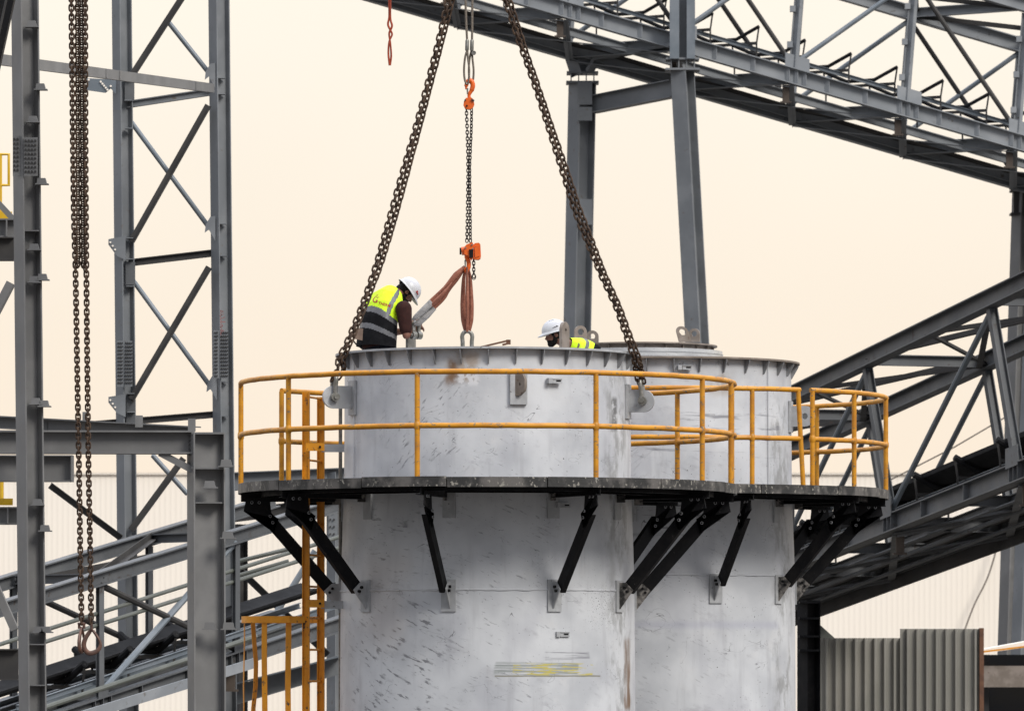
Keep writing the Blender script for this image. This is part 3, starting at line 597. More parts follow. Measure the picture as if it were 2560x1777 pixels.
# ------------------------------------------------------------------ near left frame
nf = thing('steel_frame', V((at(75, 0, 56).x, -4, 0)), 'near grey steel frame of columns and beams at the left edge', 'steel frame')
def ncol(px0, py0, px1, py1, d, D, Bf, ang, m='steel_near'):
    a, c = at(px0, py0, d), at(px1, py1, d); dr = (c-a)/(a.z-c.z); c = a+dr*a.z
    e = V((math.cos(R(ang)), math.sin(R(ang)), 0))
    return MB().ibeam(a, c, D, Bf, e, 0.016, 0.012).build('column', M[m], nf), a, c
k1, ca, cb_ = ncol(62, -40, 82, 1777, 56.0, 0.20, 0.24, 29)
k2, cc, cdn = ncol(515, 1082, 517, 1777, 57.0, 0.34, 0.24, 20)
# clip seats up the columns
def seat(px, py, d, w=0.10, h=0.06):
    b = MB().box(at(px, py, d), (w*1.35, 0.10, 0.012)).prism([at(px, py, d)+V((x, 0, z)) for x, z in ((-w*0.5, 0.006), (w*0.5, 0.006), (w*0.36, h), (-w*0.42, h))], (0, 0.09, 0))
    return b.build('clip_seat', M['steel_near'], nf)
for (x, y) in ((80, 68), (83, 306), (102, 225), (105, 461), (86, 625), (107, 700), (86, 706), (90, 1010), (111, 1016), (113, 1327), (94, 1262), (96, 1580), (116, 1580)): seat(x, y, 55.9)
for (x, y) in ((525, 1219), (570, 1345), (525, 1572), (572, 1572), (566, 1166)): seat(x, y, 56.8, 0.12, 0.07)
for y, xs in ((578, (60, 98)), (1610, (74, 112)), (1712, (76, 114))):
    MB().box(at((xs[0]+xs[1])/2, y, 55.95), ((xs[1]-xs[0])*56/F, 0.14, 0.012)).build('stiffener', M['steel_near'], nf)
for (xa, xb, y0, y1, dd) in ((60, 94, 344, 440, 55.83), (32, 56, 340, 440, 55.9)):
    pl = MB().box(at((xa+xb)/2, (y0+y1)/2, dd), ((xb-xa)*56/F, 0.012, (y1-y0)*56/F)).build('splice_plate', M['steel_near'], nf)
    bolts([at(xa+4+8*i, y0+8+11*j, dd-0.008) for i in range(4 if xa > 40 else 2) for j in range(8)], (0, -1, 0), 0.012, 0.016, pl)
# main beam and its head box
BD = 57.0
bm_ = MB().ibeam(at(-60, 1105, BD), at(484, 1106, BD), 58*BD/F, 0.22, (0, 0, 1), 0.018, 0.012).build('main_beam', M['steel_near'], nf)
pl = MB().box(at(485, 1105, BD-0.06), (0.02, 0.14, 0.21)).build('end_plate', M['steel_near'], nf)
bolts([at(474, 1090+11*j, BD-0.05) for j in range(5)], (0, -1, 0), 0.012, 0.02, pl)
MB().box(at(521, 1084, BD), (0.33, 0.30, 0.02)).box(at(521, 1171, BD), (0.33, 0.30, 0.02)).build('cap_plate', M['steel_near'], nf)
MB().box(at(523, 1257, 56.95), (0.27, 0.22, 0.014)).build('stiffener', M['steel_near'], nf)
MB().ibeam(at(-60, 1052, BD+2.2), at(486, 1082, BD+0.3), 0.14, 0.2, (0, 0, 1), 0.014).build('cross_beam', M['steel_near'], nf)
for px in (72, 118, 160): MB().box(at(px, 1066+(px-72)*0.05, BD+1.6), (0.012, 0.1, 0.12)).build('stiffener', M['steel_near'], nf)
MB().ibeam(at(-40, 1171, 56.6), at(178, 1171, 56.6), 66*56.6/F, 0.2, (0, 0, 1), 0.012).build('lower_beam', M['steel_near'], nf)
MB().box(at(181, 1171, 56.6), (0.016, 0.22, 66*56.6/F)).build('end_plate', M['steel_near'], nf)
MB().bar(at(400, 1132, BD), at(484, 1176, BD), 0.16, 0.07).build('knee_brace', M['steel_near'], nf)
for (x0, x1, y0, y1, dd) in ((75, 94, 1019, 1049, 57.6), (338, 357, 1038, 1068, 57.4), (470, 489, 1046, 1078, 57.1), (206, 218, 1029, 1058, 58.5)):
    MB().box(at((x0+x1)/2, (y0+y1)/2, dd), ((x1-x0)*57/F, 0.02, (y1-y0)*57/F)).build('upright_plate', M['steel_near'], nf)
# beam ends and braces at the very left edge
MB().ibeam(at(-60, 571, 57), at(50, 571, 57), 46*57/F, 0.16).build('side_beam', M['steel_near'], nf)
MB().box(at(17, 571, 56.93), (0.012, 0.08, 0.17)).build('stiffener', M['steel_near'], nf)
MB().ibeam(at(-60, 622, 58), at(36, 622, 58), 60*58/F, 0.16).build('side_beam', M['steel_dark'], nf)
MB().ibeam(at(-60, 1289, 57), at(52, 1289, 57), 44*57/F, 0.16).build('side_beam', M['steel_near'], nf)
MB().box(at(20, 1289, 56.93), (0.012, 0.08, 0.16)).build('stiffener', M['steel_near'], nf)
MB().ibeam(at(-60, 1660, 58), at(46, 1660, 58), 78*58/F, 0.16).build('side_beam', M['steel_dark'], nf)
MB().channel(at(36, 712, 57.4), at(-40, 858, 57.4), 0.20, 0.08, (0, -1, 0)).build('brace', M['steel_near'], nf)
MB().channel(at(-30, 1400, 57.4), at(46, 1570, 57.4), 0.16, 0.08, (0, -1, 0)).build('brace', M['steel_near'], nf)
MB().channel(at(-20, 480, 57.4), at(40, 545, 57.4), 0.11, 0.06, (0, -1, 0)).build('brace', M['steel_near'], nf)
# yellow railings on the left platform
for k, (lab, pts, plate) in enumerate((('yellow railing with a kick plate at the upper left edge of the photo', [(-40, 386), (22, 386), (22, 463), (-40, 463)], (-40, 30, 538)), ('yellow railing post and kick plate low at the left edge', [(4, 1212), (4, 1244)], (-40, 32, 1254)))):
    t = thing('yellow_railing', at(0, plate[2]+9, 58), lab, 'railing')
    if k == 0:
        MB().tube([at(x, y, 58) for x, y in pts], 0.018, 8).build('rail', M['rail_yellow'], t)
        MB().cyl(at(1, 388, 58), at(1, 530, 58), 0.018, 8).build('post', M['rail_yellow'], t)
    else: MB().cyl(at(4, 1185, 58), at(4, 1246, 58), 0.022, 8).build('post', M['rail_yellow'], t)
    a, c, y = plate; MB().bar(at(a, y, 57.6), at(c, y, 57.6), 0.02, 17*57.6/F).build('kick_plate', M['rail_yellow'], t)
# black crane boom crossing the top-left corner
bo = thing('crane_boom', at(-30, 150, 53), 'black boom crossing the top left corner of the photo', 'crane boom')
MB().bar(at(18, -60, 53), at(-36, 186, 53), 0.24, 0.14, (0, -1, 0)).build('boom_section', M['black'], bo)
MB().tube([at(44, -130, 52.8), at(-2, 80, 52.8), at(-20, 170, 52.8)], 0.012, 6).build('hose', M['steel_dark'], bo)

# ------------------------------------------------------------------ things at the lower right
cl = thing('cladding_panel', at(2250, 1777, 88), 'ribbed grey corrugated cladding standing at the lower right beside the rear tank', 'cladding')
for (x0, x1, top) in ((2048, 2249, 1594), (2250, 2447, 1571)):
    p0, p1 = at(x0, 1700, 88), at(x1, 1700, 88); corrugated((p0.x, p0.y, 0), (p1.x, p1.y, 0), 0, at(0, top, 88).z, 24.2*88/F, 0.075, trap=1.0).build('sheet', M['clad'], cl, sharp=20)
p0, p1 = at(2448, 1700, 88), at(2459, 1700, 88); z1 = at(0, 1569, 88).z
MB().box(((p0.x+p1.x)/2, p0.y-0.01, z1/2), (p1.x-p0.x, 0.09, z1)).build('edge_trim', M['rust'], cl, label='rusty edge trim')
dk = thing('support_column', V((at(2022, 0, 84).x, 24, 0)), 'black built up support column beside the rear tank under the right gantry', 'column')
a = at(2022, 1500, 84); MB().ibeam(a, V((a.x, a.y, 0)), 0.26, 0.24, (0.8, 0.6, 0)).build('shaft', M['black'], dk)
for y in (1505, 1545, 1590, 1625): MB().box(at(2022, y, 83.9), (0.30, 0.28, 0.03)).build('stiffener', M['black'], dk)
tag(MB().prism([at(2042, 1555, 89.5), at(2092, 1600, 89.5), at(2092, 1720, 89.5), at(2034, 1720, 89.5)], (0, 0.3, 0)).build('canopy', M['olive']), 'olive sloped canopy end between the black column and ribbed cladding', 'canopy')
sh = thing('shed', V((at(2550, 0, 96).x, 37, 0)), 'low open shed with pale roof edge and dark interior at the lower right corner', 'shed')
MB().prism([at(2452, 1622, 96), at(2640, 1588, 96), at(2640, 1606, 96), at(2452, 1632, 96)], (0, 1.2, 0)).build('roof_edge', M['hall'], sh)
MB().bar(at(2452, 1629, 95.3), at(2640, 1606, 95.3), 0.02, 0.03).build('roof_flashing', M['orange_yellow'], sh)
MB().box(at(2560, 1690, 95.6), (1.6, 0.12, 0.37)).build('lintel', M['raw'], sh)
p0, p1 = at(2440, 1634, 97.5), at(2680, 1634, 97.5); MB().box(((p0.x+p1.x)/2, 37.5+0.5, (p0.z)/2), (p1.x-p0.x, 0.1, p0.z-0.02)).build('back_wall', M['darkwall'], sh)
p = at(2464, 1650, 96); MB().box((p.x, p.y, p.z/2), (0.10, 0.2, p.z)).build('post', M['steel_dark'], sh)
p = at(2550, 1580, 112); MB().box(at(2575, 1500, 100), (0.35, 0.4, 0.9)).build('machine_housing', M['darkwall'], sh) if False else None

# ------------------------------------------------------------------ the two tanks
def er(th): return V((math.sin(R(th)), -math.cos(R(th)), 0))
def et(th): return V((math.cos(R(th)), math.sin(R(th)), 0))
UZ = V((0, 0, 1))
TANKS = {}
def d_outline(L, hw, n=10):
    return [(0, -hw), (L, -hw)] + [(L+hw*math.sin(math.pi*k/n), -hw*math.cos(math.pi*k/n)) for k in range(1, n)] + [(L, hw), (0, hw)]
def build_tank(ax, label, mat, ztop, zdeck, zweld, weld2, ngus, braces, lugs, clips, pads, rfl=1.655, gphase=0.0):
    T = thing('storage_tank', V((ax.x, ax.y, 0)), label, 'tank'); c = V((ax.x, ax.y, 0)); z = lambda q: EZ+q
    Rt = 1.552
    prof = [(1.64, 0), (1.598, z(zweld-0.004)), (1.570, z(zdeck-0.25)), (1.560, z(zdeck)), (Rt, z(ztop-0.022))]
    inner = [(Rt-0.03, z(ztop-0.022)), (Rt-0.03, z(ztop-0.85)), (0.02, z(ztop-0.85))]
    MB().lathe(c, prof+inner, 128, closeprof=False).build('shell', M[mat], T, sharp=50)
    MB().lathe(c, [(Rt-0.05, z(ztop-0.022)), (rfl, z(ztop-0.022)), (rfl, z(ztop)), (Rt-0.05, z(ztop))], 128).build('top_flange', M['raw' if mat == 'tank_b' else 'bracket'], T)
    # welds
    def seam(zw, rr, name):
        b = MB(); n = 160; pts = []
        for k in range(n):
            a = 360*k/n; pts.append(c+er(a)*(rr+random.uniform(-0.002, 0.003))+UZ*(z(zw)+random.uniform(-0.004, 0.004)))
        b.tube(pts, [0.013+random.uniform(-0.003, 0.003) for _ in range(n)], 6, True, up=(0, 0, 1)); return b.build(name, M[mat], T)
    seam(zweld, 1.598, 'weld_seam')
    for th in weld2: MB().tube([c+er(th)*1.572+UZ*z(zdeck), c+er(th)*1.566+UZ*z(ztop-0.05)], 0.006, 5).build('weld_seam', M[mat], T)
    # flange gussets
    gm = MB().prism([V((0, 0, 0)), V((rfl-Rt-0.012, 0, 0)), V((rfl-Rt-0.012, 0, -0.028)), V((0.018, 0, -0.155)), V((0, 0, -0.155))], (0, 0.011, 0)).mesh('gusset', M['gusset'])
    for k in range(ngus):
        th = gphase+360*k/ngus; e, tt = er(th), et(th)
        mt = Matrix((e, tt, UZ)).transposed().to_4x4(); mt.translation = c+e*(Rt+0.002)+UZ*(z(ztop)-0.024); inst('gusset', gm, mt, T)
    # small bracket clips
    for (th, zc) in clips:
        e, tt = er(th), et(th); p = c+e*1.575+UZ*z(zc); ax3 = (tt, e, UZ)
        k = MB().box(p+e*0.03+tt*0.03, (0.11, 0.012, 0.05), ax3).box(p+e*0.02+tt*0.03+UZ*0.022, (0.11, 0.05, 0.008), ax3).box(p+e*0.02+tt*0.03-UZ*0.022, (0.11, 0.05, 0.008), ax3).box(p+e*0.02-tt*0.055, (0.045, 0.06, 0.055), ax3).build('cable_clip', M['bracket'], T)
        MB().box(p+e*0.037+tt*0.045, (0.055, 0.004, 0.016), ax3).build('slot', M['black'], k)
    # side lifting lugs with backing pads
    out = {}
    for (th, zc, L, hw) in lugs:
        e, tt = er(th), et(th); o = c+e*1.565+UZ*z(zc)
        MB().box(c+e*1.568+UZ*z(zc-0.005), (0.19, 0.024, 0.37), (tt, e, UZ)).build('backing_pad', M['bracket'], T)
        MB().plate_hole(d_outline(L-hw, hw), (L-hw, 0), 0.038, o+e*0.012, e, UZ, tt*0.035).build('lifting_lug', M['bracket'], T)
        out[th] = (o+e*(L-hw+0.012), e, tt)
    for (th, zc) in pads:      # front tie lug: pad plus tilted dark plate
        e, tt = er(th), et(th); p = c+e*1.566+UZ*z(zc)
        MB().box(p+e*0.010, (0.185, 0.040, 0.36), (tt, e, UZ)).build('backing_pad', M['bracket'], T)
        d2 = (e*0.80+tt*0.60).normalized(); n2 = d2.cross(UZ)
        o2 = [(0, -0.12), (0.06, -0.12), (0.125, -0.075), (0.14, -0.03), (0.14, 0.05), (0.115, 0.10), (0.06, 0.125), (0, 0.125)]
        MB().plate_hole(o2, (0.07, 0.0), 0.016, p+e*0.014-tt*0.03+UZ*0.03, d2, UZ, n2*0.035).build('tie_lug', M['raw'], T)
    return T, out
AX1 = V((-0.265, 0, 0)); AX2 = V(((1651-CX)*65.6/F, 5.6, 0))
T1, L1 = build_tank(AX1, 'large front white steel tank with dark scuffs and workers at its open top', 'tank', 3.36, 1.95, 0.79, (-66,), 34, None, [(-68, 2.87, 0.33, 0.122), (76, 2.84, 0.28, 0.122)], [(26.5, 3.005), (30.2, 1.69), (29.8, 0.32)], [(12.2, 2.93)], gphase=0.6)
T2, L2 = build_tank(AX2, 'rear white steel tank partly hidden behind the front tank, with capped top', 'tank_b', 3.57, 2.06, 1.04, (52,), 32, None, [(78, 2.93, 0.28, 0.122)], [(-31, 3.46), (8.5, 3.44)], [], gphase=4)
# conduit on the left of the front tank
MB().cyl(AX1+er(-90)*1.60+UZ*(EZ-4), AX1+er(-90)*1.60+UZ*(EZ+2.9), 0.020, 8).build('conduit', M['galv'], T1)
# short raised lugs inside the front rim (upright eye plates)
def eye_plate(px, py, d, w, h, hole, yaw, parent, m='raw', th=0.03, tilt=0.0):
    o = at(px, py, d); ex = V((math.cos(R(yaw)), math.sin(R(yaw)), 0)); n = ex.cross(UZ); ey = (UZ+ex*tilt).normalized()
    outl = [(-w/2, 0), (w/2, 0)] + [(w/2*math.cos(math.pi*k/10), h-w/2+w/2*math.sin(math.pi*k/10)) for k in range(0, 11)]
    return MB().plate_hole(outl, (0, h-w/2), hole, o, ex, ey, n*th).build('eye_plate', M[m], parent)
eye_plate(1411, 872, 59.2, 0.19, 0.29, 0.026, 65, T1, th=0.035)
eye_plate(1027, 880, 60.3, 0.20, 0.34, 0.04, 66, T1, 'galv')
eye_plate(1168, 905, 60.12, 0.14, 0.13, 0.028, 82, T1, 'galv', th=0.03)
# rear tank: aluminium collar, brown flange ring, eye plates
c2 = at(1600, 0, 66.0); c2.z = 0; z = lambda row, d=65.0: EZ+(HZ-row)*d/F
MB().lathe(c2, [(0.96, z(889)), (0.985, z(889)), (0.985, z(868)), (0.96, z(868))], 72).build('collar', M['alu'], T2)
MB().lathe(c2, [(0.975, z(877.5)), (0.995, z(877.5)), (0.995, z(875)), (0.975, z(875))], 72).lathe(c2, [(0.975, z(889)), (1.0, z(889)), (1.0, z(886)), (0.975, z(886))], 72).build('collar_ridge', M['alu'], T2)
MB().lathe(c2, [(0.82, z(880)), (0.86, z(880)), (0.86, z(855)), (0.82, z(855))], 64).lathe(c2, [(0.80, z(856.5)), (0.925, z(856.5)), (0.925, z(853)), (0.80, z(853))], 64).build('flange_ring', M['raw'], T2)
for k in range(24):
    th = 15*k+4; MB().box(c2+er(th)*0.875+UZ*z(862.5), (0.008, 0.03, 0.045), (et(th), er(th), UZ)).build('ring_rib', M['raw'], T2)
eye_plate(1451, 857, 65.6, 0.155, 0.205, 0.040, 20, T2); eye_plate(1481, 857, 66.4, 0.15, 0.15, 0.036, -10, T2)
eye_plate(1713, 855, 65.6, 0.15, 0.195, 0.04, 8, T2, tilt=-0.28); eye_plate(1736, 855, 66.4, 0.135, 0.165, 0.036, -18, T2)

# ------------------------------------------------------------------ platforms round the tanks
def platform(ax, label, zd, angs, zb, seed, a_start=0):
    P = thing('tank_platform', V((ax.x, ax.y, EZ+zd)), label, 'platform'); c = V((ax.x, ax.y, 0)); z = lambda q: EZ+q
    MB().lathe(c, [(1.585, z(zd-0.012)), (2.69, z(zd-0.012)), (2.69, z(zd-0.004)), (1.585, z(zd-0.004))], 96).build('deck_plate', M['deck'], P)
    rnd = random.Random(seed); a = a_start
    while a < a_start+360:
        a1 = min(a_start+360, a+rnd.uniform(20, 29)); 
        if a_start+360-a1 < 10: a1 = a_start+360
        zo = rnd.uniform(-0.006, 0.006)
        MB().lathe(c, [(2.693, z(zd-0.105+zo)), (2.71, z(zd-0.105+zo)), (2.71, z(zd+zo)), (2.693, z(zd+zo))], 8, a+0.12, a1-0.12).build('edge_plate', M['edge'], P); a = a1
    MB().lathe(c, [(2.40, z(zd-0.14)), (2.46, z(zd-0.14)), (2.46, z(zd-0.02)), (2.40, z(zd-0.02))], 72).build('ring_beam', M['black'], P)
    # joists across the ring between the radial beams
    sa = sorted(angs)
    for i, th in enumerate(sa):
        nx = sa[(i+1) % len(sa)] + (360 if i == len(sa)-1 else 0); mid = (th+nx)/2; gap = nx-th
        if gap < 60:
            r_ = 1.98; MB().channel(c+er(th+2)*r_+UZ*z(zd-0.09), c+er(nx-2)*r_+UZ*z(zd-0.09), 0.11, 0.05).build('joist', M['black'], P)
    for th in angs:
        e, tt = er(th), et(th)
        MB().channel(c+e*1.66+UZ*z(zd-0.10), c+e*2.68+UZ*z(zd-0.10), 0.17, 0.06, UZ, 0.010).build('radial_beam', M['black'], P)
        # root cleat on the tank shell
        k = MB().box(c+e*1.577+UZ*z(zd-0.22), (0.14, 0.030, 0.36), (tt, e, UZ)).build('root_pad', M['bracket'], P)
        MB().box(c+e*1.63-tt*0.03+UZ*z(zd-0.13), (0.012, 0.12, 0.17), (tt, e, UZ)).build('cleat', M['bracket_dark'], k)
        bolts([c+e*(1.61+0.045*q)-tt*0.036+UZ*z(zd-0.13) for q in range(2)], -tt, 0.014, 0.022, k, 'black')
        # diagonal brace: channel with gusset plates
        top = c+e*2.47+UZ*z(zd-0.27); bot = c+e*1.70+UZ*z(zb-0.03); dd = (bot-top).normalized()
        up_ = tt.cross(dd)
        br = MB().channel(top+dd*0.10, bot, 0.135, 0.060, up_, 0.010, 1 if th > 5 else -1).build('brace', M['black'], P)
        g0 = c+e*2.52+UZ*z(zd-0.19)+tt*(-0.02 if th > 5 else 0.02)
        pts = [g0+e*0.10+UZ*0.05, g0+e*0.13-UZ*0.10, g0+dd*0.30+up_*0.07, g0+dd*0.38-up_*0.07, g0-e*0.16-UZ*0.02, g0-e*0.16+UZ*0.05]
        gs = MB().prism(pts, tt*0.012).build('top_gusset', M['black'], br)
        sg = -1 if th > 5 else 1
        f_ = [g0+e*0.04-UZ*0.005+tt*0.008*sg, g0-e*0.04-UZ*0.005+tt*0.008*sg, g0+dd*0.22+up_*0.02+tt*0.008*sg, g0+dd*0.29-up_*0.005+tt*0.008*sg]
        nb = -tt if (-tt).y < 0 else tt
        f_ = [q - tt*q_off + nb*0.008 for q, q_off in zip(f_, [0.008*sg]*4)]
        bolts(f_, nb, 0.017, 0.010, br, 'bracket', n=10); bolts([q+nb*0.009 for q in f_], nb, 0.011, 0.004, br, 'black', n=8)
        pd = MB().box(c+e*1.600+UZ*z(zb-0.10), (0.16, 0.036, 0.34), (tt, e, UZ)).build('bracket_pad', M['bracket'], P)
        o = c+e*1.61+UZ*z(zb)-tt*(0.018 if th > 5 else -0.018)
        pts = [o+UZ*0.045, o+e*0.085+UZ*0.045, o+e*0.17-UZ*0.035, o+e*0.015-UZ*0.235, o-UZ*0.235]
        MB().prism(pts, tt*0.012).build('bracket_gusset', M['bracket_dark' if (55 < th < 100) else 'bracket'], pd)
        nb = -tt if (-tt).y < 0 else tt
        bolts([o+e*0.075-UZ*0.008+nb*0.006, o+e*0.105-UZ*0.05+nb*0.006], nb, 0.016, 0.026, pd, 'black', n=8)
    return P
P1 = platform(AX1, 'dark scratched ring platform bolted round the front tank', 1.95, [-122, -89, -54, -14.7, 26.4, 62, 93, 128, 165, -160], 0.83, 3, -100)
P2 = platform(AX2, 'dark ring platform bolted round the rear tank', 2.06, [-50, -14, 22, 58, 92, 128, 165, -160], 0.98, 8, -95)

def guard(ax, label, zd, arcs, posts, rr=2.68, ht=1.09, hm=0.53, tilt={}):
    G = thing('guard_rail', V((ax.x, ax.y, EZ+zd)), label, 'railing'); c = V((ax.x, ax.y, EZ+zd))
    for a0, a1 in arcs:
        n = max(8, int(abs(a1-a0)/3))
        for nm, h in (('top_rail', ht), ('mid_rail', hm)):
            pts = [c+er(a0+(a1-a0)*k/n)*(rr+random.uniform(-0.003, 0.003))+UZ*(h+random.uniform(-0.002, 0.002)) for k in range(n+1)]
            MB().tube(pts, 0.029, 10, up=(0, 0, 1)).build(nm, M['yellow'], G)
    for th in posts:
        b0 = c+er(th)*rr; t0 = c+er(th+tilt.get(th, 0))*rr
        MB().cyl(b0-UZ*0.01, t0+UZ*(ht-0.01), 0.028, 10).build('post', M['yellow'], G)
        MB().tube([b0+UZ*(hm-0.045), b0+UZ*(hm-0.02), b0+UZ*(hm+0.02), b0+UZ*(hm+0.045)], [0.027, 0.036, 0.036, 0.027], 10).build('weld_collar', M['yellow'], G) if th not in tilt else None
    return G
G1 = guard(AX1, 'yellow tube guard rail round the front tank platform', 1.95, [(-89, 96), (96, 239)], [-89, -51.5, -15.6, 25.2, 58.5, 78, 96, 128, 165, 200, 239])
G2 = guard(AX2, 'yellow tube guard rail with a gap round the rear tank platform', 2.06, [(-120, 35.2), (38.6, 230)], [-60, -20, 21.5, 36.2, 39.2, 55.5, 82, 133, 175], tilt={36.2: -1.6})

# ------------------------------------------------------------------ caged ladder
LD = thing('caged_ladder', V((-2.1, 0.1, 0)), 'orange yellow caged ladder climbing the left side of the front tank', 'ladder')
sa, sb = at(766, 0, 59.75), at(803, 0, 60.28)
zt_, zb_ = EZ+(HZ-980)*59.8/F, 0.6
dirl = V((sb.x-sa.x, sb.y-sa.y, 0)).normalized(); nl = V((-dirl.y, dirl.x, 0))
for p, zt2 in ((sa, zt_), (sb, zt_-0.03)):
    MB().channel(V((p.x, p.y, zb_)), V((p.x, p.y, zt2)), 0.08, 0.03, nl, 0.010, 1).build('stile', M['orange_yellow'], LD)
k = 0; q = EZ+(HZ-994)*60/F
while q > zb_+0.1:
    MB().cyl(V((sa.x, sa.y, q)), V((sb.x, sb.y, q)), 0.012, 8).build('rung', M['orange_yellow'], LD); q -= 0.342
for row in (1117, 1508):
    zz0 = EZ+(HZ-row)*59.6/F; k = MB().box(at(788, row, 59.62), (0.20, 0.014, 0.085)).build('stand_off', M['orange_yellow'], LD)
    MB().box(at(832, row+3, 59.66), (0.25, 0.014, 0.085)).build('tank_cleat', M['bracket'], k)
    bolts([at(800, row, 59.61)], (0, -1, 0), 0.014, 0.02, k, 'black')
hc = V(((sa.x+sb.x)/2, (sa.y+sb.y)/2, 0))
def hoop(zc):
    pts = []
    ctr = at(700, 0, 60.1); ctr.z = 0
    for k in range(0, 13):
        a = R(-80-200*k/12); pts.append(ctr+V((math.cos(a)*0.41, math.sin(a)*0.40, 0)))
    pts = [V((sa.x-0.02, sa.y-0.03, 0)), V((sa.x-0.18, sa.y-0.1, 0))] + pts[1:] + [V((sb.x-0.1, sb.y+0.12, 0)), V((sb.x, sb.y+0.03, 0))]
    b = MB(); n = len(pts); vs = []
    ctr2 = ctr
    for p in pts:
        o_ = (p-ctr2).normalized()
        for dr, dz in ((0, -0.036), (0.010, -0.036), (0.010, 0.036), (0, 0.036)): vs.append(V((p.x, p.y, zc))+o_*dr+UZ*dz)
    fs = []
    for i in range(n-1):
        for k in range(4): fs.append((i*4+k, (i+1)*4+k, (i+1)*4+(k+1) % 4, i*4+(k+1) % 4))
    b.add(vs, fs+[(0, 1, 2, 3), ((n-1)*4+3, (n-1)*4+2, (n-1)*4+1, (n-1)*4)])
    b.build('cage_hoop', M['orange_yellow'], LD); return pts
hz = EZ+(HZ-1548)*60/F
hoop(hz); hoop(hz-1.5); hoop(hz-3.0)
ctr = at(700, 0, 60.1); ctr.z = 0
for (px, near) in ((663, True), (724, True), (630, False), (607, True)):
    x = at(px, 0, 60).x; dx = (x-ctr.x)/0.405; dx = max(-0.99, min(0.99, dx)); a = math.acos(dx); sy = -math.sin(a) if near else math.sin(a)
    o_ = V((dx, sy, 0)); p = ctr+o_*0.405; tg = V((-o_.y, o_.x, 0)); b = MB()
    zs = [hz+0.03-0.25*k for k in range(14)]; vs = []
    for i, zc in enumerate(zs):
        wv = (0.02*math.sin(i*1.3+px) if px in (607, 630) else 0.004*math.sin(i*1.1+px))
        for sx, so in ((-1, 0), (1, 0), (1, 1), (-1, 1)): vs.append(V((p.x, p.y, zc))+tg*(0.031*sx)+tg*wv-o_*(0.008*so+0.008)+o_*wv*0.4)
    fs = [(0, 1, 2, 3)]
    for i in range(len(zs)-1):
        for k in range(4): fs.append((i*4+k, (i+1)*4+k, (i+1)*4+(k+1) % 4, i*4+(k+1) % 4))
    b.add(vs, fs); b.build('cage_strip', M['orange_yellow'], LD)

# ------------------------------------------------------------------ lifting gear
LK = link_mesh(0.0215); PITCH = 0.0635
def shackle(pin, pinax, updir, w, L, d, label, group=None, m='galv'):
    """bow shackle: pin centre, pin axis, direction of the bow"""
    t = thing('shackle', pin, label, 'shackle', group); pa = V(pinax).normalized(); u = V(updir).normalized(); pts = [pin-pa*w/2, pin-pa*w/2+u*L*0.45]
    for k in range(9): a = math.pi*k/8; pts.append(pin+u*(L*0.6)-pa*(w*0.56*math.cos(a))+u*(w*0.60*math.sin(a)))
    pts += [pin+pa*w/2+u*L*0.45, pin+pa*w/2]
    MB().tube(pts, d/2, 10).build('bow', M[m], t)
    for s_ in (-1, 1): MB().cyl(pin+pa*s_*(w/2-d*0.6), pin+pa*s_*(w/2+d*0.6), d*0.98, 14).build('eye', M[m], t)
    MB().cyl(pin-pa*(w/2+d*1.0), pin+pa*(w/2+d*1.0), d*0.5, 12).build('pin', M[m], t)
    return t
side = []
for T_, key, lab in ((L1, -68, 'galvanised shackle on the left side lug of the front tank'), (L1, 76, 'galvanised shackle on the right side lug of the front tank')):
    p, e, tt = T_[key]; ax_ = V((0, -1, 0)) if True else tt
    lean = V((0.06 if key < 0 else -0.13, 0, 1))
    shackle(p, tt, lean, 0.105, 0.30, 0.048, lab); side.append((p, tt, lean.normalized()))
def two_strand(label, pts, top_d, bow):
    t = thing('chain_sling', bow, label, 'chain'); path = [bow] + [at(x, y, d) for x, y, d in pts]
    for k, s_ in enumerate((-1, 1)):
        pp = []
        n = len(path)
        for i, p in enumerate(path):
            tw_ = 0.6*i+0.4; pp.append(p + V((0.024*s_, 0.022*s_*math.cos(tw_), 0.0)) + V((0.006*s_*math.sin(tw_*1.7), 0, 0)))
        chain(pp, PITCH, LK, t, roll=0.35+0.5*k, off=V((0, 0, 0)), start=0.02+0.03*k)
    return t
d0 = 60+side[0][0].y-0; b0 = side[0][0]+side[0][2]*0.185
two_strand('rusty doubled chain leg slanting up from the left side of the front tank', [(851, 925, 59.3), (853, 898, 59.3), (871, 858, 59.3), (898, 792, 59.4), (920, 735, 59.5), (950, 650, 59.6), (985, 530, 59.75), (1010, 440, 59.8), (1041, 330, 59.9), (1073, 210, 60), (1104, 90, 60), (1130, -20, 60)], 60, b0)
b1 = side[1][0]+side[1][2]*0.185
two_strand('rusty doubled chain leg slanting up from the right side of the front tank', [(1597, 925, 59.45), (1590, 893, 59.3), (1570, 838, 59.3), (1542, 762, 59.4), (1508, 688, 59.5), (1474, 604, 59.65), (1443, 525, 59.75), (1417, 445, 59.8), (1379, 330, 59.9), (1340, 212, 60), (1300, 98, 60), (1262, -20, 60)], 60, b1)

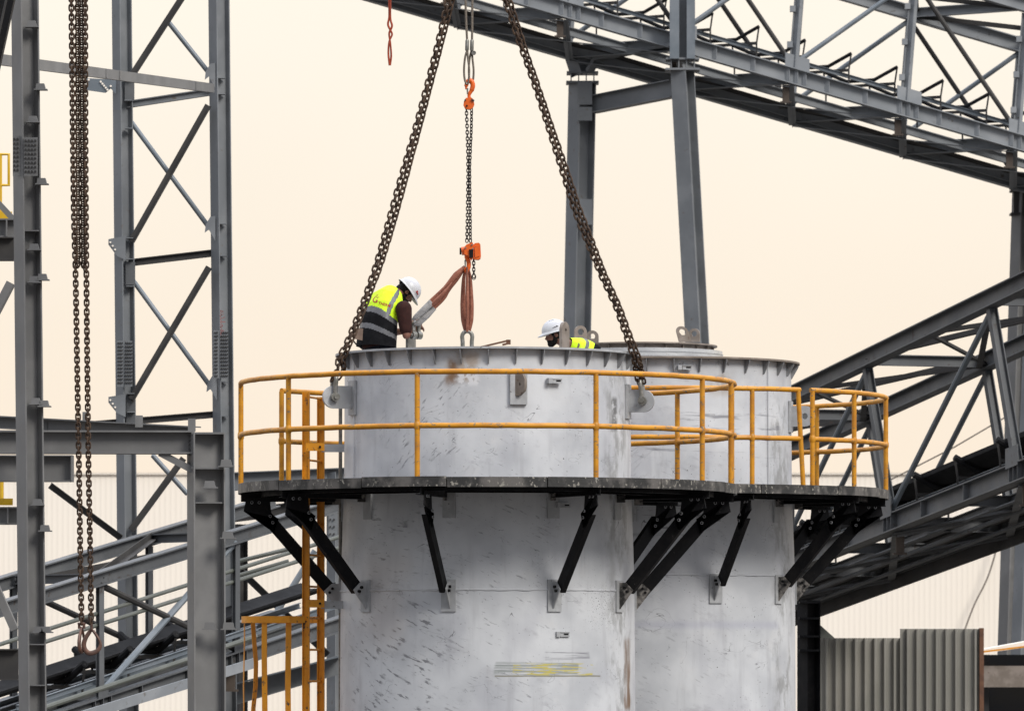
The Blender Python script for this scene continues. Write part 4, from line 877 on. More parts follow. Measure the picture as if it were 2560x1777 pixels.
# hanging two-leg chain with safety hooks at the left
def big_hook(t, o, face, sc=1.0):
    """clevis safety hook hanging from o; face = in-plane horizontal direction"""
    f = V(face).normalized(); dn = V((0, 0, -1)); n = f.cross(dn)
    MB().tube([o-n*0.025, o+dn*0.05*sc-n*0.025], 0.014, 8).tube([o+n*0.025, o+dn*0.05*sc+n*0.025], 0.014, 8).cyl(o-n*0.04, o+n*0.04, 0.012, 8).build('clevis', M['hook'], t)
    P = [(0, 0.04), (-0.025, 0.075), (-0.06, 0.13), (-0.078, 0.19), (-0.066, 0.245), (-0.025, 0.278), (0.03, 0.272), (0.075, 0.235), (0.09, 0.19)]
    pts = [o+f*(x*sc)+dn*(y*sc) for x, y in P]
    MB().tube(catmull(pts, 4), [0.017+0.008*math.sin(math.pi*i/32) for i in range(33)], 8, flat=0.8).build('hook_body', M['hook'], t)
    Q = [(0.012, 0.05), (0.04, 0.09), (0.078, 0.15), (0.092, 0.20)]
    MB().tube(catmull([o+f*(x*sc)+dn*(y*sc) for x, y in Q], 4), 0.014, 8).build('latch', M['hook'], t)
LK2 = link_mesh(0.0185, mat='chain'); PT2 = 0.0475
for k, (lab, long_, shorts, hk, fc) in enumerate((
    ('rusty hanging chain leg ending in a hook seen edge on, left of the pair', [(178, -15), (184, 500), (189, 690), (194, 980), (198, 1200), (201, 1400), (204, 1556)], [[(193, -15), (195, 500), (196, 640), (192, 668)]], (204, 1558), (0.25, 1, 0)),
    ('rusty hanging chain leg ending in an open safety hook, right of the pair', [(213, -15), (214, 400), (216, 690), (219, 980), (222, 1200), (226, 1400), (228, 1560)], [[(203, -15), (206, 400), (208, 640), (212, 672)]], (229, 1562), (1, 0.1, 0)))):
    t = thing('hanging_chain', at(hk[0], hk[1]+70, 55.2), lab, 'chain')
    chain([at(x, y, 55.2) for x, y in long_], PT2, LK2, t, roll=0.2)
    for s_ in shorts: chain([at(x, y, 55.25) for x, y in s_], PT2, LK2, t, roll=0.5)
    big_hook(t, at(hk[0], hk[1], 55.2), fc)

# wire rope pair above the hoist
ro = thing('wire_rope_sling', at(1170, 210, 60), 'two grey wire ropes with pressed ferrules hanging above the orange hook', 'wire rope')
for (x0, x1) in ((1163, 1168), (1181, 1180)): MB().tube([at(x0, -20, 60), at((x0+x1)/2, 60, 60), at(x1, 105, 60)], 0.0125, 8).build('rope', M['rope'], ro)
for x in (1168, 1180): MB().tube([at(x, 100, 60), at(x, 103, 60), at(x-0.6, 125, 60), at(x-0.6, 128, 60)], [0.016, 0.021, 0.021, 0.016], 10).build('ferrule', M['galv'], ro)
for cx, w in ((1166.5, 6.5), (1178, 6)):
    pts = [(cx+1, 127), (cx-w*0.6, 145), (cx-w, 175), (cx-w*0.7, 200), (cx+1, 211), (cx+w*0.8, 200), (cx+w, 175), (cx+w*0.5, 145), (cx+2, 127)]
    MB().tube(catmull([at(x, y, 60+(0.02 if cx > 1170 else -0.02)) for x, y in pts], 5), 0.0115, 8).build('eye_loop', M['rope'], ro)
MB().cyl(at(1184.5, 133, 60.02), at(1184.5, 133, 59.98), 0.025, 12).build('seal_tag', M['galv'], ro)

# lever chain hoist
ho = thing('chain_hoist', at(1170, 650, 60), 'orange lever chain hoist hanging from the wire ropes above the front tank', 'hoist')
def hook(t, pts, r, m='orange', name='hook'): return MB().tube(catmull([at(x, y, 60) for x, y in pts], 5), r, 10).build(name, M[m], t)
hook(ho, [(1173, 245), (1173, 236), (1179, 226), (1182, 214), (1179, 204), (1173, 202), (1168, 207), (1165.5, 216), (1166, 224)], [0.018]*5+[0.021]*5+[0.026]*10+[0.026]*10+[0.022]*6+[0.013]*5, name='top_hook')
MB().prism([at(1166, 221, 59.97), at(1171, 221, 59.97), at(1170, 234, 59.97), at(1167, 237, 59.97)], (0, 0.01, 0)).build('latch', M['galv'], ho)
pts = [(1160, 254), (1165, 246), (1178, 245), (1184, 250), (1186, 262), (1182, 271), (1174, 275), (1163, 273), (1158.5, 264)]
tb_ = MB().prism([at(x, y, 60) for x, y in pts], (0, 0.075, 0)).build('top_block', M['orange'], ho)
bolts([at(1163, 251, 59.96), at(1180, 250, 59.96), at(1184, 252, 59.96)], (0, -1, 0), 0.010, 0.02, tb_, 'steel_dark')
MB().cyl(at(1167, 265, 59.955), at(1167, 265, 59.94), 0.011, 10).build('axle', M['black'], tb_)
SL = link_mesh(0.0118, mat='chain_dark', n=12, m=5)
chain([at(1166, 276, 60), at(1168, 330, 60), at(1170, 420, 60), at(1168.5, 540, 60), at(1167, 608, 60)], 0.0345, SL, ho, 0.2)
chain([at(1179, 276, 60.01), at(1178, 330, 60.01), at(1174.5, 420, 60.01), at(1175.5, 540, 60.01), at(1176, 608, 60.01)], 0.0345, SL, ho, 0.6)
chain([at(1184, 650, 60), at(1184.5, 690, 60)], 0.0345, SL, ho, 0.3)
pts = [at(1184.5+5*math.cos(R(a)), 692+7*math.sin(R(a)), 60) for a in range(0, 360, 30)]; MB().tube(pts, 0.005, 6, True).build('end_ring', M['chain_dark'], ho)
# body: gear case, side plates, wheel, ratchet
b = MB()
outl = [(1184, 613), (1187, 609), (1197, 608), (1201, 612), (1202.5, 640), (1201, 647), (1196, 650), (1185, 649), (1182, 645)]
b.prism([at(x, y, 60) for x, y in outl], (0, 0.13, 0)); gc = b.build('gear_case', M['orange'], ho)
MB().prism([at(x, y, 59.93) for x, y in ((1186, 616), (1197, 613), (1199, 640), (1188, 644))], (0, 0.012, 0)).build('case_lid', M['orange'], gc)
MB().prism([at(x, y, 59.95) for x, y in ((1166, 612), (1181, 606), (1184, 612), (1182, 645), (1178, 652), (1170, 640), (1161, 636), (1161, 618))], (0, 0.06, 0)).build('side_plate', M['orange'], ho)
MB().box(at(1178, 634, 59.91), (0.045, 0.02, 0.09)).build('chain_guide', M['black'], ho)
MB().cyl(at(1154, 628, 60), at(1163, 627, 60), 0.046, 16).build('brake_cover', M['orange'], ho)
MB().cyl(at(1149, 628, 60), at(1154, 628, 60), 0.038, 16).build('hand_wheel', M['black'], ho)
bolts([at(1164, 620, 59.92), at(1182, 622, 59.92), at(1180, 612, 59.92)], (0, -1, 0), 0.009, 0.016, ho, 'galv')
hook(ho, [(1167, 632), (1168, 645), (1171.5, 655), (1171.5, 667), (1168, 676), (1163.5, 676), (1161.5, 668)], [0.028]*6+[0.024]*10+[0.024]*9+[0.016]*6, name='bottom_hook')
MB().prism([at(1161, 651, 60), at(1165, 647, 60), at(1164.5, 668, 60), at(1161.5, 668, 60)], (0, 0.03, 0)).build('latch', M['galv'], ho)

# webbing slings
def ribbon(paths, mat, name, parent, wx=0.03, flat=0.35, n=10, up=(0, -1, 0)):
    for pts, ws in paths:
        P_ = catmull(pts, 6); k = len(P_); wl = []
        for i in range(k):
            q = i/(k-1)*(len(ws)-1); j = min(int(q), len(ws)-2); wl.append(ws[j]+(ws[j+1]-ws[j])*(q-j))
        # up = thin axis; flat multiplies the wide axis
        b = MB(); vs = []; T = []
        for i in range(k):
            t = (P_[min(i+1, k-1)]-P_[max(i-1, 0)]).normalized(); u = V(up); u = (u-t*u.dot(t)).normalized(); w = t.cross(u)
            for a in range(n):
                an = 2*math.pi*a/n; fold = 1+0.35*math.cos(3*an+i*0.22); vs.append(P_[i]+w*(math.cos(an)*wl[i])+u*(math.sin(an)*0.018*fold))
        fs = [(i*n+a, i*n+(a+1) % n, (i+1)*n+(a+1) % n, (i+1)*n+a) for i in range(k-1) for a in range(n)]
        b.add(vs, fs+[tuple(range(n))[::-1], tuple((k-1)*n+a for a in range(n))]); b.build(name, mat, parent, sharp=70)
ws_ = thing('webbing_sling', at(1168, 828, 60.1), 'brown webbing sling hanging straight from the orange hook to a shackle', 'sling')
ribbon([([at(1164, 672, 60.02), at(1159, 700, 60.04), at(1157.5, 760, 60.08), at(1159, 800, 60.1), at(1164, 831, 60.12)], [0.012, 0.020, 0.030, 0.028, 0.016])], M['web'], 'strap', ws_)
ribbon([([at(1172, 672, 60.0), at(1176, 700, 60.02), at(1178.5, 760, 60.06), at(1178, 800, 60.1), at(1173, 831, 60.12)], [0.010, 0.018, 0.026, 0.024, 0.014])], M['web'], 'strap', ws_)
ribbon([([at(1168, 668, 59.97), at(1168, 700, 59.97), at(1168.5, 760, 60.0), at(1168.5, 800, 60.06), at(1168, 829, 60.08)], [0.010, 0.016, 0.022, 0.018, 0.014])], M['web'], 'strap', ws_)
ws2 = thing('webbing_sling', at(1040, 800, 60.2), 'brown webbing sling with grey end sleeve slanting towards the standing worker', 'sling')
ribbon([([at(1162, 666, 60.0), at(1140, 688, 60.0), at(1112, 720, 60.02), at(1075, 757, 60.06)], [0.016, 0.034, 0.022, 0.030]),
        ([at(1163, 669, 60.03), at(1142, 698, 60.03), at(1120, 722, 60.05), at(1108, 745, 60.06), at(1084, 768, 60.08)], [0.012, 0.022, 0.034, 0.026, 0.03]),
        ([at(1130, 706, 59.98), at(1112, 730, 59.98), at(1090, 752, 60.02), at(1078, 764, 60.05)], [0.008, 0.02, 0.025, 0.02])], M['web'], 'strap', ws2)
ribbon([([at(1080, 755, 60.04), at(1058, 776, 60.07), at(1040, 792, 60.1), at(1033, 800, 60.12)], [0.038, 0.036, 0.028, 0.018]),
        ([at(1085, 768, 60.08), at(1066, 788, 60.1), at(1047, 806, 60.14), at(1036, 810, 60.16)], [0.035, 0.040, 0.034, 0.018])], M['web_grey'], 'end_sleeve', ws2)
shackle(at(1168, 893, 60.12), (1, 0.15, 0), (0, 0, 1), 0.100, 0.372, 0.046, 'upright shackle holding the straight webbing sling on the front rim')
shackle(at(1040, 838, 60.2), (0.75, 0.65, 0), (0, 0.1, 1), 0.075, 0.16, 0.045, 'shackle beside the standing worker at the end of the slanting sling')
# red strap high in the sky
rs = thing('red_strap', at(975, 165, 61), 'thin red looped strap hanging alone against the sky at the top', 'strap')
for pts in ([(972, -15), (973, 40), (970, 62), (977, 78), (980, 88), (973, 105), (971, 135), (974, 164)], [(976, -15), (976, 45), (980, 66), (973, 84), (976, 110), (978, 140), (975, 164)]):
    ribbon([([at(x, y, 61) for x, y in pts], [0.010, 0.012, 0.010, 0.012])], M['strap'], 'loop', rs)
tag(MB().bar(at(1200, 868, 60.8), at(1272, 851, 60.8), 0.045, 0.018).bar(at(1256, 862, 60.77), at(1272, 858, 60.77), 0.05, 0.02).bar(at(1271, 849, 60.78), at(1271, 861, 60.78), 0.05, 0.012, (0, 1, 0)).build('rusty_bar', M['rust']), 'short rusty steel angle lying across the front tank rim between the slings and bearded worker', 'steel bar')

# ------------------------------------------------------------------ workers
def organic(name, prims, voxel, mat, parent, smooth_n=4):
    b = MB()
    for p in prims:
        if p[0] == 's': b.sphere(p[1], p[2], 16, 10, p[3] if len(p) > 3 else None)
        elif p[0] == 'c':   # tapered limb with round ends
            b.tube(p[1], p[2], 14)
            for q, r in zip(p[1], p[2]): b.sphere(q, r*0.995, 14, 8)
        elif p[0] == 'r':   # ring loft: list of (centre, side, fwd, a, b)
            n = 24; vs = []
            for c, s_, f, a, bb in p[1]:
                for k in range(n):
                    an = 2*math.pi*k/n; ca, sa_ = math.cos(an), math.sin(an)
                    vs.append(c+s_*(a*math.copysign(abs(ca)**0.8, ca))+f*(bb*math.copysign(abs(sa_)**0.85, sa_)))
            N = len(p[1]); fs = [(i*n+k, i*n+(k+1) % n, (i+1)*n+(k+1) % n, (i+1)*n+k) for i in range(N-1) for k in range(n)]
            b.add(vs, fs+[tuple(range(n))[::-1], tuple((N-1)*n+k for k in range(n))])
    org = worldloc(parent); me = b.mesh('tmp', M[mat] if isinstance(mat, str) else mat, org)
    t = bpy.data.objects.new('tmp', me); COL.objects.link(t)
    r = t.modifiers.new('r', 'REMESH'); r.mode = 'VOXEL'; r.voxel_size = voxel; r.use_smooth_shade = True
    if smooth_n: s_ = t.modifiers.new('s', 'SMOOTH'); s_.iterations = smooth_n; s_.factor = 0.5
    dg = bpy.context.evaluated_depsgraph_get(); me2 = bpy.data.meshes.new_from_object(t.evaluated_get(dg)); me2.name = name
    bpy.data.objects.remove(t); bpy.data.meshes.remove(me)
    if not me2.materials: me2.materials.append(M[mat])
    me2.polygons.foreach_set('use_smooth', [True]*len(me2.polygons))
    o = bpy.data.objects.new(name, me2); COL.objects.link(o); o.parent = parent; return o
def basis(f, u, o):
    f = V(f).normalized(); u = V(u); u = (u-f*u.dot(f)).normalized(); l = u.cross(f)
    m = Matrix((f, l, u)).transposed().to_4x4(); m.translation = o; return m
def head_prims(m):
    P_ = [('s', V((-0.012, 0, 0.03)), (0.098, 0.076, 0.098), m), ('s', V((0.035, 0, -0.03)), (0.06, 0.058, 0.085), m), ('s', V((0.052, 0, -0.085)), (0.040, 0.038, 0.030), m),
          ('s', V((0.085, 0, 0.022)), (0.014, 0.048, 0.012), m), ('s', V((0.090, 0, -0.060)), (0.013, 0.022, 0.008), m), ('s', V((0.088, 0, -0.073)), (0.013, 0.020, 0.008), m)]
    P_.append(('c', [m @ V((0.090, 0, 0.008)), m @ V((0.112, 0, -0.030))], [0.008, 0.013])); P_.append(('s', V((0.102, 0, -0.034)), (0.012, 0.017, 0.009), m))
    for s_ in (-1, 1): P_.append(('s', V((-0.002, 0.077*s_, -0.012)), (0.020, 0.009, 0.032), m))
    return P_
def hand_prims(w, d, curl, side):
    """palm and five separate bent fingers; w wrist, d pointing direction, curl direction, side = thumb side"""
    d, side = V(d).normalized(), V(side).normalized(); curl = V(curl).normalized(); P_ = [('c', [w, w+d*0.035, w+d*0.075], [0.027, 0.033, 0.035])]
    for k, L in enumerate((0.066, 0.075, 0.070, 0.055)):
        b0 = w+d*0.085+side*(0.030-0.020*k); b1 = b0+d*L*0.5+curl*L*0.15; b2 = b1+d*L*0.18+curl*L*0.35; b3 = b2-d*L*0.05+curl*L*0.32
        P_.append(('c', [b0, b1, b2, b3], [0.0105, 0.0100, 0.0095, 0.0085]))
    t0 = w+d*0.03+side*0.028; P_.append(('c', [t0, t0+side*0.03+d*0.02, t0+side*0.035+d*0.05+curl*0.015], [0.014, 0.012, 0.010])); return P_
def helmet(m, parent, front_mark):
    n, rings = 28, 9; b = MB(); vs = []
    for j in range(rings+1):
        p = math.pi/2*j/rings
        for k in range(n):
            a = 2*math.pi*k/n; x, y, z_ = 0.142*math.cos(a)*math.cos(p), 0.116*math.sin(a)*math.cos(p), 0.128*math.sin(p)**0.95
            if j == rings: x = y = 0
            rdg = 0.006*math.exp(-(y/0.018)**2)*math.sin(p) if abs(y) < 0.06 else 0
            vs.append(m @ V((x, y, z_+rdg+0.035)))
    fs = [(j*n+k, j*n+(k+1) % n, (j+1)*n+(k+1) % n, (j+1)*n+k) for j in range(rings) for k in range(n)]
    o = len(vs)
    for (ex, dz, th) in ((0.0, 0.037, 0), (1.0, 0.024, 0), (1.0, 0.018, 0), (-0.05, 0.026, 0)):
        for k in range(n):
            a = 2*math.pi*k/n; fr = max(0, math.cos(a)); e = 0.016+0.038*fr**2
            x, y = (0.142+e*ex)*math.cos(a), (0.116+(0.016+0.004*fr)*ex)*math.sin(a); vs.append(m @ V((x, y, dz-0.016*fr*max(ex, 0)+0.0)))
    fs += [(o+j*n+k, o+(j+1)*n+k, o+(j+1)*n+(k+1) % n, o+j*n+(k+1) % n) for j in range(3) for k in range(n)]
    b.add(vs, fs); h = b.build('helmet', M['helmet'], parent, sharp=50)
    # suspension band under the shell, ratchet at the back
    pts = [m @ V((0.105*math.cos(a)-0.008, 0.085*math.sin(a), 0.022)) for a in [2*math.pi*k/20 for k in range(20)]]
    MB().tube(pts, 0.008, 6, True).sphere(V((-0.118, 0, 0.012)), (0.014, 0.03, 0.02), 10, 6, m).build('headband', M['black'], h)
    front_mark(m, h); return h
# mesh print on a curved surface: rows of strokes are raycast along a direction onto a target
def text_mesh(txt, size):
    cu = bpy.data.curves.new('t', 'FONT'); cu.body = txt; cu.size = size; cu.resolution_u = 3; cu.align_x = 'LEFT'; cu.offset = size*0.022
    to = bpy.data.objects.new('t', cu); COL.objects.link(to); dg = bpy.context.evaluated_depsgraph_get(); dg.update()
    me = bpy.data.meshes.new_from_object(to.evaluated_get(dg)); vs = [v.co.copy() for v in me.vertices]; fs = [tuple(p.vertices) for p in me.polygons]
    bpy.data.objects.remove(to); bpy.data.meshes.remove(me); return vs, fs
def project_print(vs2, fs, o, ex, ey, target, name, mat, parent, direction=V((0, 1, 0)), lift=0.003):
    from mathutils.bvhtree import BVHTree
    me = target.data; off = worldloc(target); bv = BVHTree.FromPolygons([v.co+off for v in me.vertices], [tuple(p.vertices) for p in me.polygons])
    out = []
    for v in vs2:
        p = o+ex*v.x+ey*v.y; h = bv.ray_cast(p-direction*2, direction)
        q = h[0] if h[0] else p; out.append(q-direction*lift)
    b = MB(); b.add(out, fs); return b.build(name, M[mat], parent)

# --- worker 1: standing, back to the camera, bent towards the sling
W1 = thing('person', at(948, 1070, 60.35), 'worker in white helmet and yellow vest bending over the front tank rim', 'person'); W1.location.z = EZ+3.36-0.85+0.002
fl = W1.location.z
fwd = V((0.78, 0.62, 0)).normalized(); sd_ = V((0.62, -0.78, 0)).normalized()     # facing direction, his right-hand side
spine = [(946, 900, 60.25), (943, 866, 60.27), (945, 832, 60.28), (951, 796, 60.31), (960, 768, 60.36), (973, 746, 60.42), (985, 733, 60.47)]
SP = [at(*q) for q in spine]
def torso(SP, sizes, grow=0.0, fw=fwd, sd=sd_):
    L = []
    for i, (a, bb) in enumerate(sizes):
        t = (SP[min(i+1, len(SP)-1)]-SP[max(i-1, 0)]).normalized(); f = (fw-t*fw.dot(t)).normalized(); s_ = t.cross(f)
        if s_.dot(sd) < 0: s_ = -s_
        L.append((SP[i], s_, f, a+grow, bb+grow))
    return L
sz = [(0.175, 0.125), (0.18, 0.125), (0.17, 0.115), (0.185, 0.12), (0.20, 0.125), (0.17, 0.11), (0.08, 0.07)]
hm1 = basis((0.60, 0.18, -0.78), (0.72, 0.12, 0.62), at(1016, 729, 60.55))
rsh, rel = at(1009, 772, 60.15), at(1016, 838, 60.10); rwr = at(1034, 806, 60.34)
lsh, lel, lwr = at(938, 762, 60.62), at(985, 830, 60.75), at(1030, 826, 60.55)
hipr, hipl = at(955, 905, 60.18), at(935, 905, 60.34)
prims = head_prims(hm1)+[('c', [SP[5], SP[6], hm1 @ V((-0.02, 0, -0.05))], [0.075, 0.06, 0.055]), ('r', torso(SP, sz)),
    ('c', [rsh, rsh.lerp(rel, 0.5), rel], [0.062, 0.052, 0.045]), ('c', [rel, rel.lerp(rwr, 0.4), rwr], [0.045, 0.042, 0.028]),
    ('c', [lsh, lel], [0.060, 0.044]), ('c', [lel, lwr], [0.044, 0.028])]
prims += hand_prims(rwr, at(1042, 802, 60.40)-rwr, V((0.3, 0.2, -1)), V((-0.6, 0.6, 0.5))) + hand_prims(lwr, V((0.9, -0.2, 0.4)), V((0.2, -0.3, -1)), V((-0.4, -0.5, 0.6)))
for hp, fx in ((hipr, 0.10), (hipl, -0.10)):
    ft = V((hp.x-0.02, hp.y, fl+0.09)); kn = hp.lerp(ft, 0.5)+fwd*0.05
    prims.append(('c', [hp, kn, ft], [0.085, 0.058, 0.042]))
organic('body', prims, 0.010, 'skin', W1, 3)
# clothing
organic('shirt', [('r', torso(SP[0:6], sz[0:6], 0.010)), ('c', [rsh, rsh.lerp(rel, 0.35), rsh.lerp(rel, 0.78)], [0.092, 0.082, 0.070]), ('c', [lsh, lsh.lerp(lel, 0.75)], [0.075, 0.065])], 0.012, 'shirt', W1, 3)
tr_ = [('r', torso([at(946, 935, 60.25), SP[0], SP[1]], [(0.17, 0.13), (0.19, 0.14), (0.185, 0.13)], 0.004))]
for hp in (hipr, hipl):
    ft = V((hp.x-0.02, hp.y, fl+0.08)); kn = hp.lerp(ft, 0.5)+fwd*0.05; tr_.append(('c', [hp, kn, ft], [0.105, 0.085, 0.075]))
organic('trousers', tr_, 0.014, 'navy', W1, 3)
for hp in (hipr, hipl):
    ft = V((hp.x-0.02, hp.y, fl)); organic('boot', [('s', ft+UZ*0.05, (0.055, 0.055, 0.05)), ('s', ft+fwd*0.09+UZ*0.04, (0.07, 0.05, 0.038)), ('s', ft-fwd*0.02+UZ*0.10, (0.05, 0.05, 0.07))], 0.012, 'boot', W1, 3)
# vest: one lofted shell, bands of cloth by height
def loft_vest(SP, sizes, bands, parent, arm_gap, fw=fwd, sd=sd_, sub=18, name='vest', wob=0.006):
    L = torso(SP, sizes, 0.0, fw, sd); n = 150; rows = []
    for i in range(len(L)-1):
        for k in range(sub):
            t = k/sub; rows.append((i+t, tuple(L[i][j].lerp(L[i+1][j], t) if j < 3 else L[i][j]+(L[i+1][j]-L[i][j])*t for j in range(5))))
    rows.append((len(L)-1, L[-1])); b = MB(); vs = []
    for q, (c, s_, f, a, bb) in rows:
        for k in range(n):
            an = 2*math.pi*k/n; ca, sa_ = math.cos(an), math.sin(an)
            w_ = 1+wob*8*(math.sin(5*an+q*2.1)*0.4+math.sin(9*an-q*1.3)*0.25)*(1.2-q/len(L))
            vs.append(c+(s_*(a*math.copysign(abs(ca)**0.8, ca))+f*(bb*math.copysign(abs(sa_)**0.85, sa_)))*w_)
    o = 0
    for i in range(len(rows)-1):
        for k in range(n):
            b.cur = bands(rows[i][0]+0.5/sub, 360*(k+0.5)/n); b.f.append((i*n+k, i*n+(k+1) % n, (i+1)*n+(k+1) % n, (i+1)*n+k)); b.mi.append(b.cur)
    b.v = vs; return b.build(name, [M['hivis'], M['vest_black'], M['reflect']], parent, sharp=60)
def bands1(q, an):
    q = q+0.38*(0.62*math.cos(R(an))+0.78*math.sin(R(an)))
    if q < 0.95: return 1
    if q < 1.30: return 2
    if q < 2.05: return 1
    if q < 2.42: return 2
    if 336+(q-3)*5 < an < 352+(q-3)*5: return 2
    return 0
vsz = [(0.245, 0.185), (0.235, 0.175), (0.228, 0.165), (0.232, 0.165), (0.215, 0.150), (0.115, 0.10)]
SV = [at(941, 868, 60.27), at(944, 836, 60.28), at(948, 804, 60.30), at(957, 772, 60.34), at(968, 749, 60.40), at(983, 730, 60.46)]
vest = loft_vest(SV, vsz, bands1, W1, None)
MB().prism([at(884, 818, 60.02), at(908, 822, 59.98), at(906, 851, 59.98), at(881, 846, 60.02)], (0.0, 0.012, 0)).build('pocket_flap', M['flap'], vest)
MB().tube([at(880, 848, 60.02), at(890, 860, 60.02), at(906, 872, 60.02), at(912, 876, 60.05)], 0.008, 6).build('hem_cord', M['vest_black'], vest)
vs2, fs = text_mesh('G', 0.09); project_print(vs2, fs, at(928, 751, 60), V((0.97, 0, -0.22)), V((0.22, 0, 0.97)), vest, 'print', 'red_print', vest)
vs2, fs = text_mesh('THERM', 0.044); project_print(vs2, fs, at(944, 758, 60), V((0.962, 0, -0.27)), V((0.27, 0, 0.962)), vest, 'print', 'red_print', vest)
b2 = [V((0, 0, 0)), V((0.03, 0.014, 0)), V((0.06, 0.0, 0)), V((0.06, 0.006, 0)), V((0.03, 0.020, 0)), V((0, 0.006, 0)), V((0.01, 0.018, 0)), V((0.035, 0.03, 0)), V((0.085, 0.022, 0)), V((0.035, 0.037, 0)), V((0.01, 0.024, 0))]
project_print(b2, [(0, 1, 4, 5), (1, 2, 3, 4), (6, 7, 9, 10), (7, 8, 9)], at(934, 739, 60), V((0.985, 0, -0.17)), V((0.17, 0, 0.985)), vest, 'print', 'red_print', vest)
# hair, beard
def hair_cap(m, parent, beard):
    organic('hair', [('s', V((-0.022, 0, 0.022)), (0.100, 0.084, 0.098), m), ('s', V((-0.055, 0, -0.035)), (0.062, 0.068, 0.062), m)], 0.010, 'hair', parent, 2)
    if beard: organic('beard', [('s', V((0.050, 0, -0.078)), (0.054, 0.058, 0.042), m), ('s', V((0.062, 0, -0.095)), (0.044, 0.042, 0.034), m), ('s', V((0.015, 0.055, -0.05)), (0.026, 0.016, 0.05), m), ('s', V((0.015, -0.055, -0.05)), (0.026, 0.016, 0.05), m), ('s', V((0.093, 0, -0.052)), (0.016, 0.028, 0.007), m)], 0.008, 'hair', parent, 2)
    for s_ in (-1, 1): MB().sphere(V((0.084, 0.030*s_, 0.006)), (0.009, 0.012, 0.007), 8, 6, m).build('eye', M['white_eye'], parent)
    for s_ in (-1, 1): MB().tube([m @ V((0.094, 0.014*s_, 0.022)), m @ V((0.094, 0.03*s_, 0.027)), m @ V((0.084, 0.046*s_, 0.021))], 0.0045, 5).build('eyebrow', M['hair'], parent)
hair_cap(hm1, W1, True)
def mark1(m, h):
    c = [m @ V((0.055, -0.112, 0.062)), m @ V((0.095, -0.098, 0.058)), m @ V((0.093, -0.088, 0.083)), m @ V((0.054, -0.103, 0.088))]; nrm = (c[1]-c[0]).cross(c[3]-c[0]).normalized()
    MB().prism([c[0].lerp(c[3], 0.2), c[1].lerp(c[2], 0.2), c[1].lerp(c[2], 0.55), c[0].lerp(c[3], 0.55)], nrm*0.012).prism([c[0].lerp(c[3], 0.65), c[0].lerp(c[1], 0.4).lerp(c[3].lerp(c[2], 0.4), 0.65), c[0].lerp(c[1], 0.4).lerp(c[3].lerp(c[2], 0.4), 1.0), c[3]], nrm*0.012).build('print', M['red_print'], h)
helmet(hm1, W1, mark1)

# --- worker 2: crouched inside the rim, bearded, facing left
W2 = thing('person', at(1440, 1000, 60.3), 'bearded worker in white helmet crouching low inside the front tank, facing left', 'person'); W2.location.z = fl
f2 = V((-0.97, -0.12, -0.10)); hm2 = basis((-0.955, -0.10, -0.20), (-0.20, 0, 0.97), at(1388, 836, 60.2))
fw2 = V((-0.75, -0.1, -0.66)).normalized(); sd2 = V((0.12, -0.99, 0))
SP2 = [at(1500, 915, 60.35), at(1484, 897, 60.34), at(1466, 883, 60.32), at(1448, 873, 60.3), at(1432, 868, 60.28), at(1418, 861, 60.25)]
sz2 = [(0.175, 0.13), (0.175, 0.12), (0.185, 0.115), (0.20, 0.105), (0.17, 0.085), (0.08, 0.06)]
r2, re2, rw2 = at(1454, 890, 60.12), at(1420, 925, 60.05), at(1372, 935, 60.1)
l2, le2, lw2 = at(1452, 886, 60.48), at(1415, 925, 60.5), at(1372, 930, 60.4)
h2a, h2b = at(1506, 915, 60.22), at(1506, 915, 60.45)
prims = head_prims(hm2)+[('c', [SP2[4], SP2[5], hm2 @ V((-0.03, 0, -0.06))], [0.07, 0.062, 0.056]), ('r', torso(SP2, sz2, 0, fw2, sd2)), ('c', [r2, re2], [0.058, 0.044]), ('c', [re2, rw2], [0.044, 0.028]), ('c', [l2, le2], [0.058, 0.044]), ('c', [le2, lw2], [0.044, 0.028])]
prims += hand_prims(rw2, V((-1, 0, -0.2)), V((0, 0.1, -1)), V((0, 1, 0))) + hand_prims(lw2, V((-1, 0, -0.2)), V((0, -0.1, -1)), V((0, -1, 0)))
for hp in (h2a, h2b):
    kn = V((hp.x-0.32, hp.y, fl+0.46)); ft = V((hp.x-0.08, hp.y, fl+0.09)); prims += [('c', [hp, kn], [0.085, 0.058]), ('c', [kn, ft], [0.056, 0.042])]
organic('body', prims, 0.010, 'skin', W2, 3)
organic('shirt', [('r', torso(SP2[:5], sz2[:5], 0.010, fw2, sd2)), ('c', [r2, r2.lerp(re2, 0.95)], [0.076, 0.060]), ('c', [l2, l2.lerp(le2, 0.95)], [0.076, 0.060]), ('c', [at(1458, 872, 60.3), at(1474, 880, 60.3)], [0.085, 0.09])], 0.012, 'olive_cloth', W2, 3)
tr_ = [('r', torso(SP2[:2], [(0.19, 0.14), (0.185, 0.13)], 0.004, fw2, sd2))]
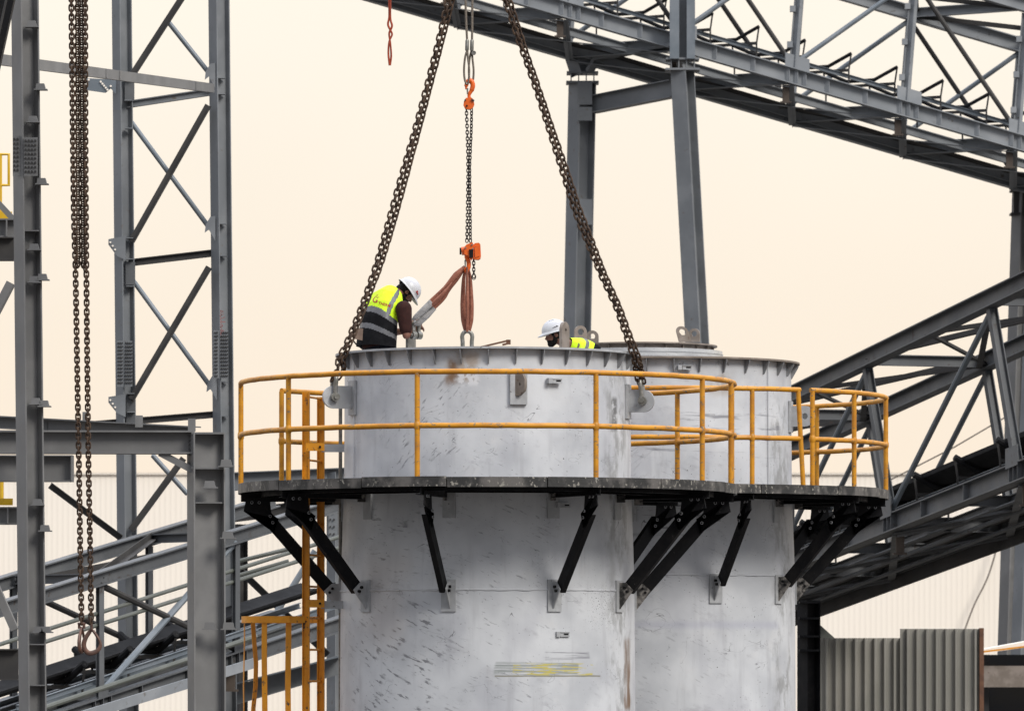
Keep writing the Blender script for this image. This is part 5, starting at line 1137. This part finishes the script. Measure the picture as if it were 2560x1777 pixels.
for hp in (h2a, h2b):
    kn = V((hp.x-0.32, hp.y, fl+0.46)); ft = V((hp.x-0.08, hp.y, fl+0.09)); tr_ += [('c', [hp, kn], [0.105, 0.078]), ('c', [kn, ft], [0.075, 0.062])]
    organic('boot', [('s', V((ft.x, ft.y, fl+0.05)), (0.055, 0.05, 0.05)), ('s', V((ft.x-0.10, ft.y, fl+0.04)), (0.075, 0.05, 0.038)), ('s', V((ft.x, ft.y, fl+0.10)), (0.05, 0.05, 0.07))], 0.012, 'boot', W2, 3)
organic('trousers', tr_, 0.014, 'navy', W2, 3)
def bands2(q, an):
    if q < 1.0: return 1
    if q < 2.3 and q > 1.7: return 2
    return 0
loft_vest([at(1474, 892, 60.34), at(1462, 882, 60.32), at(1449, 873, 60.30), at(1436, 868, 60.28), at(1420, 862, 60.25)], [(0.22, 0.16), (0.21, 0.145), (0.215, 0.13), (0.20, 0.105), (0.10, 0.08)], bands2, W2, None, fw2, sd2)
hair_cap(hm2, W2, True)
def mark2(m, h):
    # long low logo: two bars and a triangle, on his left side facing the camera
    y = 0.1165
    def q(x, z_): 
        yy = 0.116*math.sqrt(max(0.0, 1-(x/0.142)**2))*math.cos(math.asin(min(1, max(0, (z_-0.035)/0.128)))); return m @ V((x, yy+0.002, z_))
    def q2(x, z_):
        yy = 0.116*math.sqrt(max(0.0, 1-(x/0.142)**2))*math.cos(math.asin(min(1, max(0, (z_-0.035)/0.128)))); return m @ V((x, yy-0.006, z_))
    b = MB()
    for poly in ([(0.03, 0.066), (-0.01, 0.066), (-0.01, 0.071), (0.03, 0.071)], [(0.012, 0.074), (-0.022, 0.074), (-0.022, 0.079), (0.012, 0.079)], [(-0.018, 0.070), (-0.045, 0.074), (-0.018, 0.090)]):
        n = len(poly); b.add([q(*p) for p in poly]+[q2(*p) for p in poly], [tuple(range(n)), tuple(range(n, 2*n))[::-1]]+[(i, (i+1) % n, n+(i+1) % n, n+i) for i in range(n)])
    b.build('print', M['dark_print'], h)
    MB().box(m @ V((0.035, 0.035, 0.152)), (0.012, 0.012, 0.006)).box(m @ V((0.015, 0.035, 0.156)), (0.012, 0.012, 0.006)).box(m @ V((-0.005, 0.035, 0.157)), (0.012, 0.012, 0.006)).build('vent', M['black'], h)
helmet(hm2, W2, mark2)
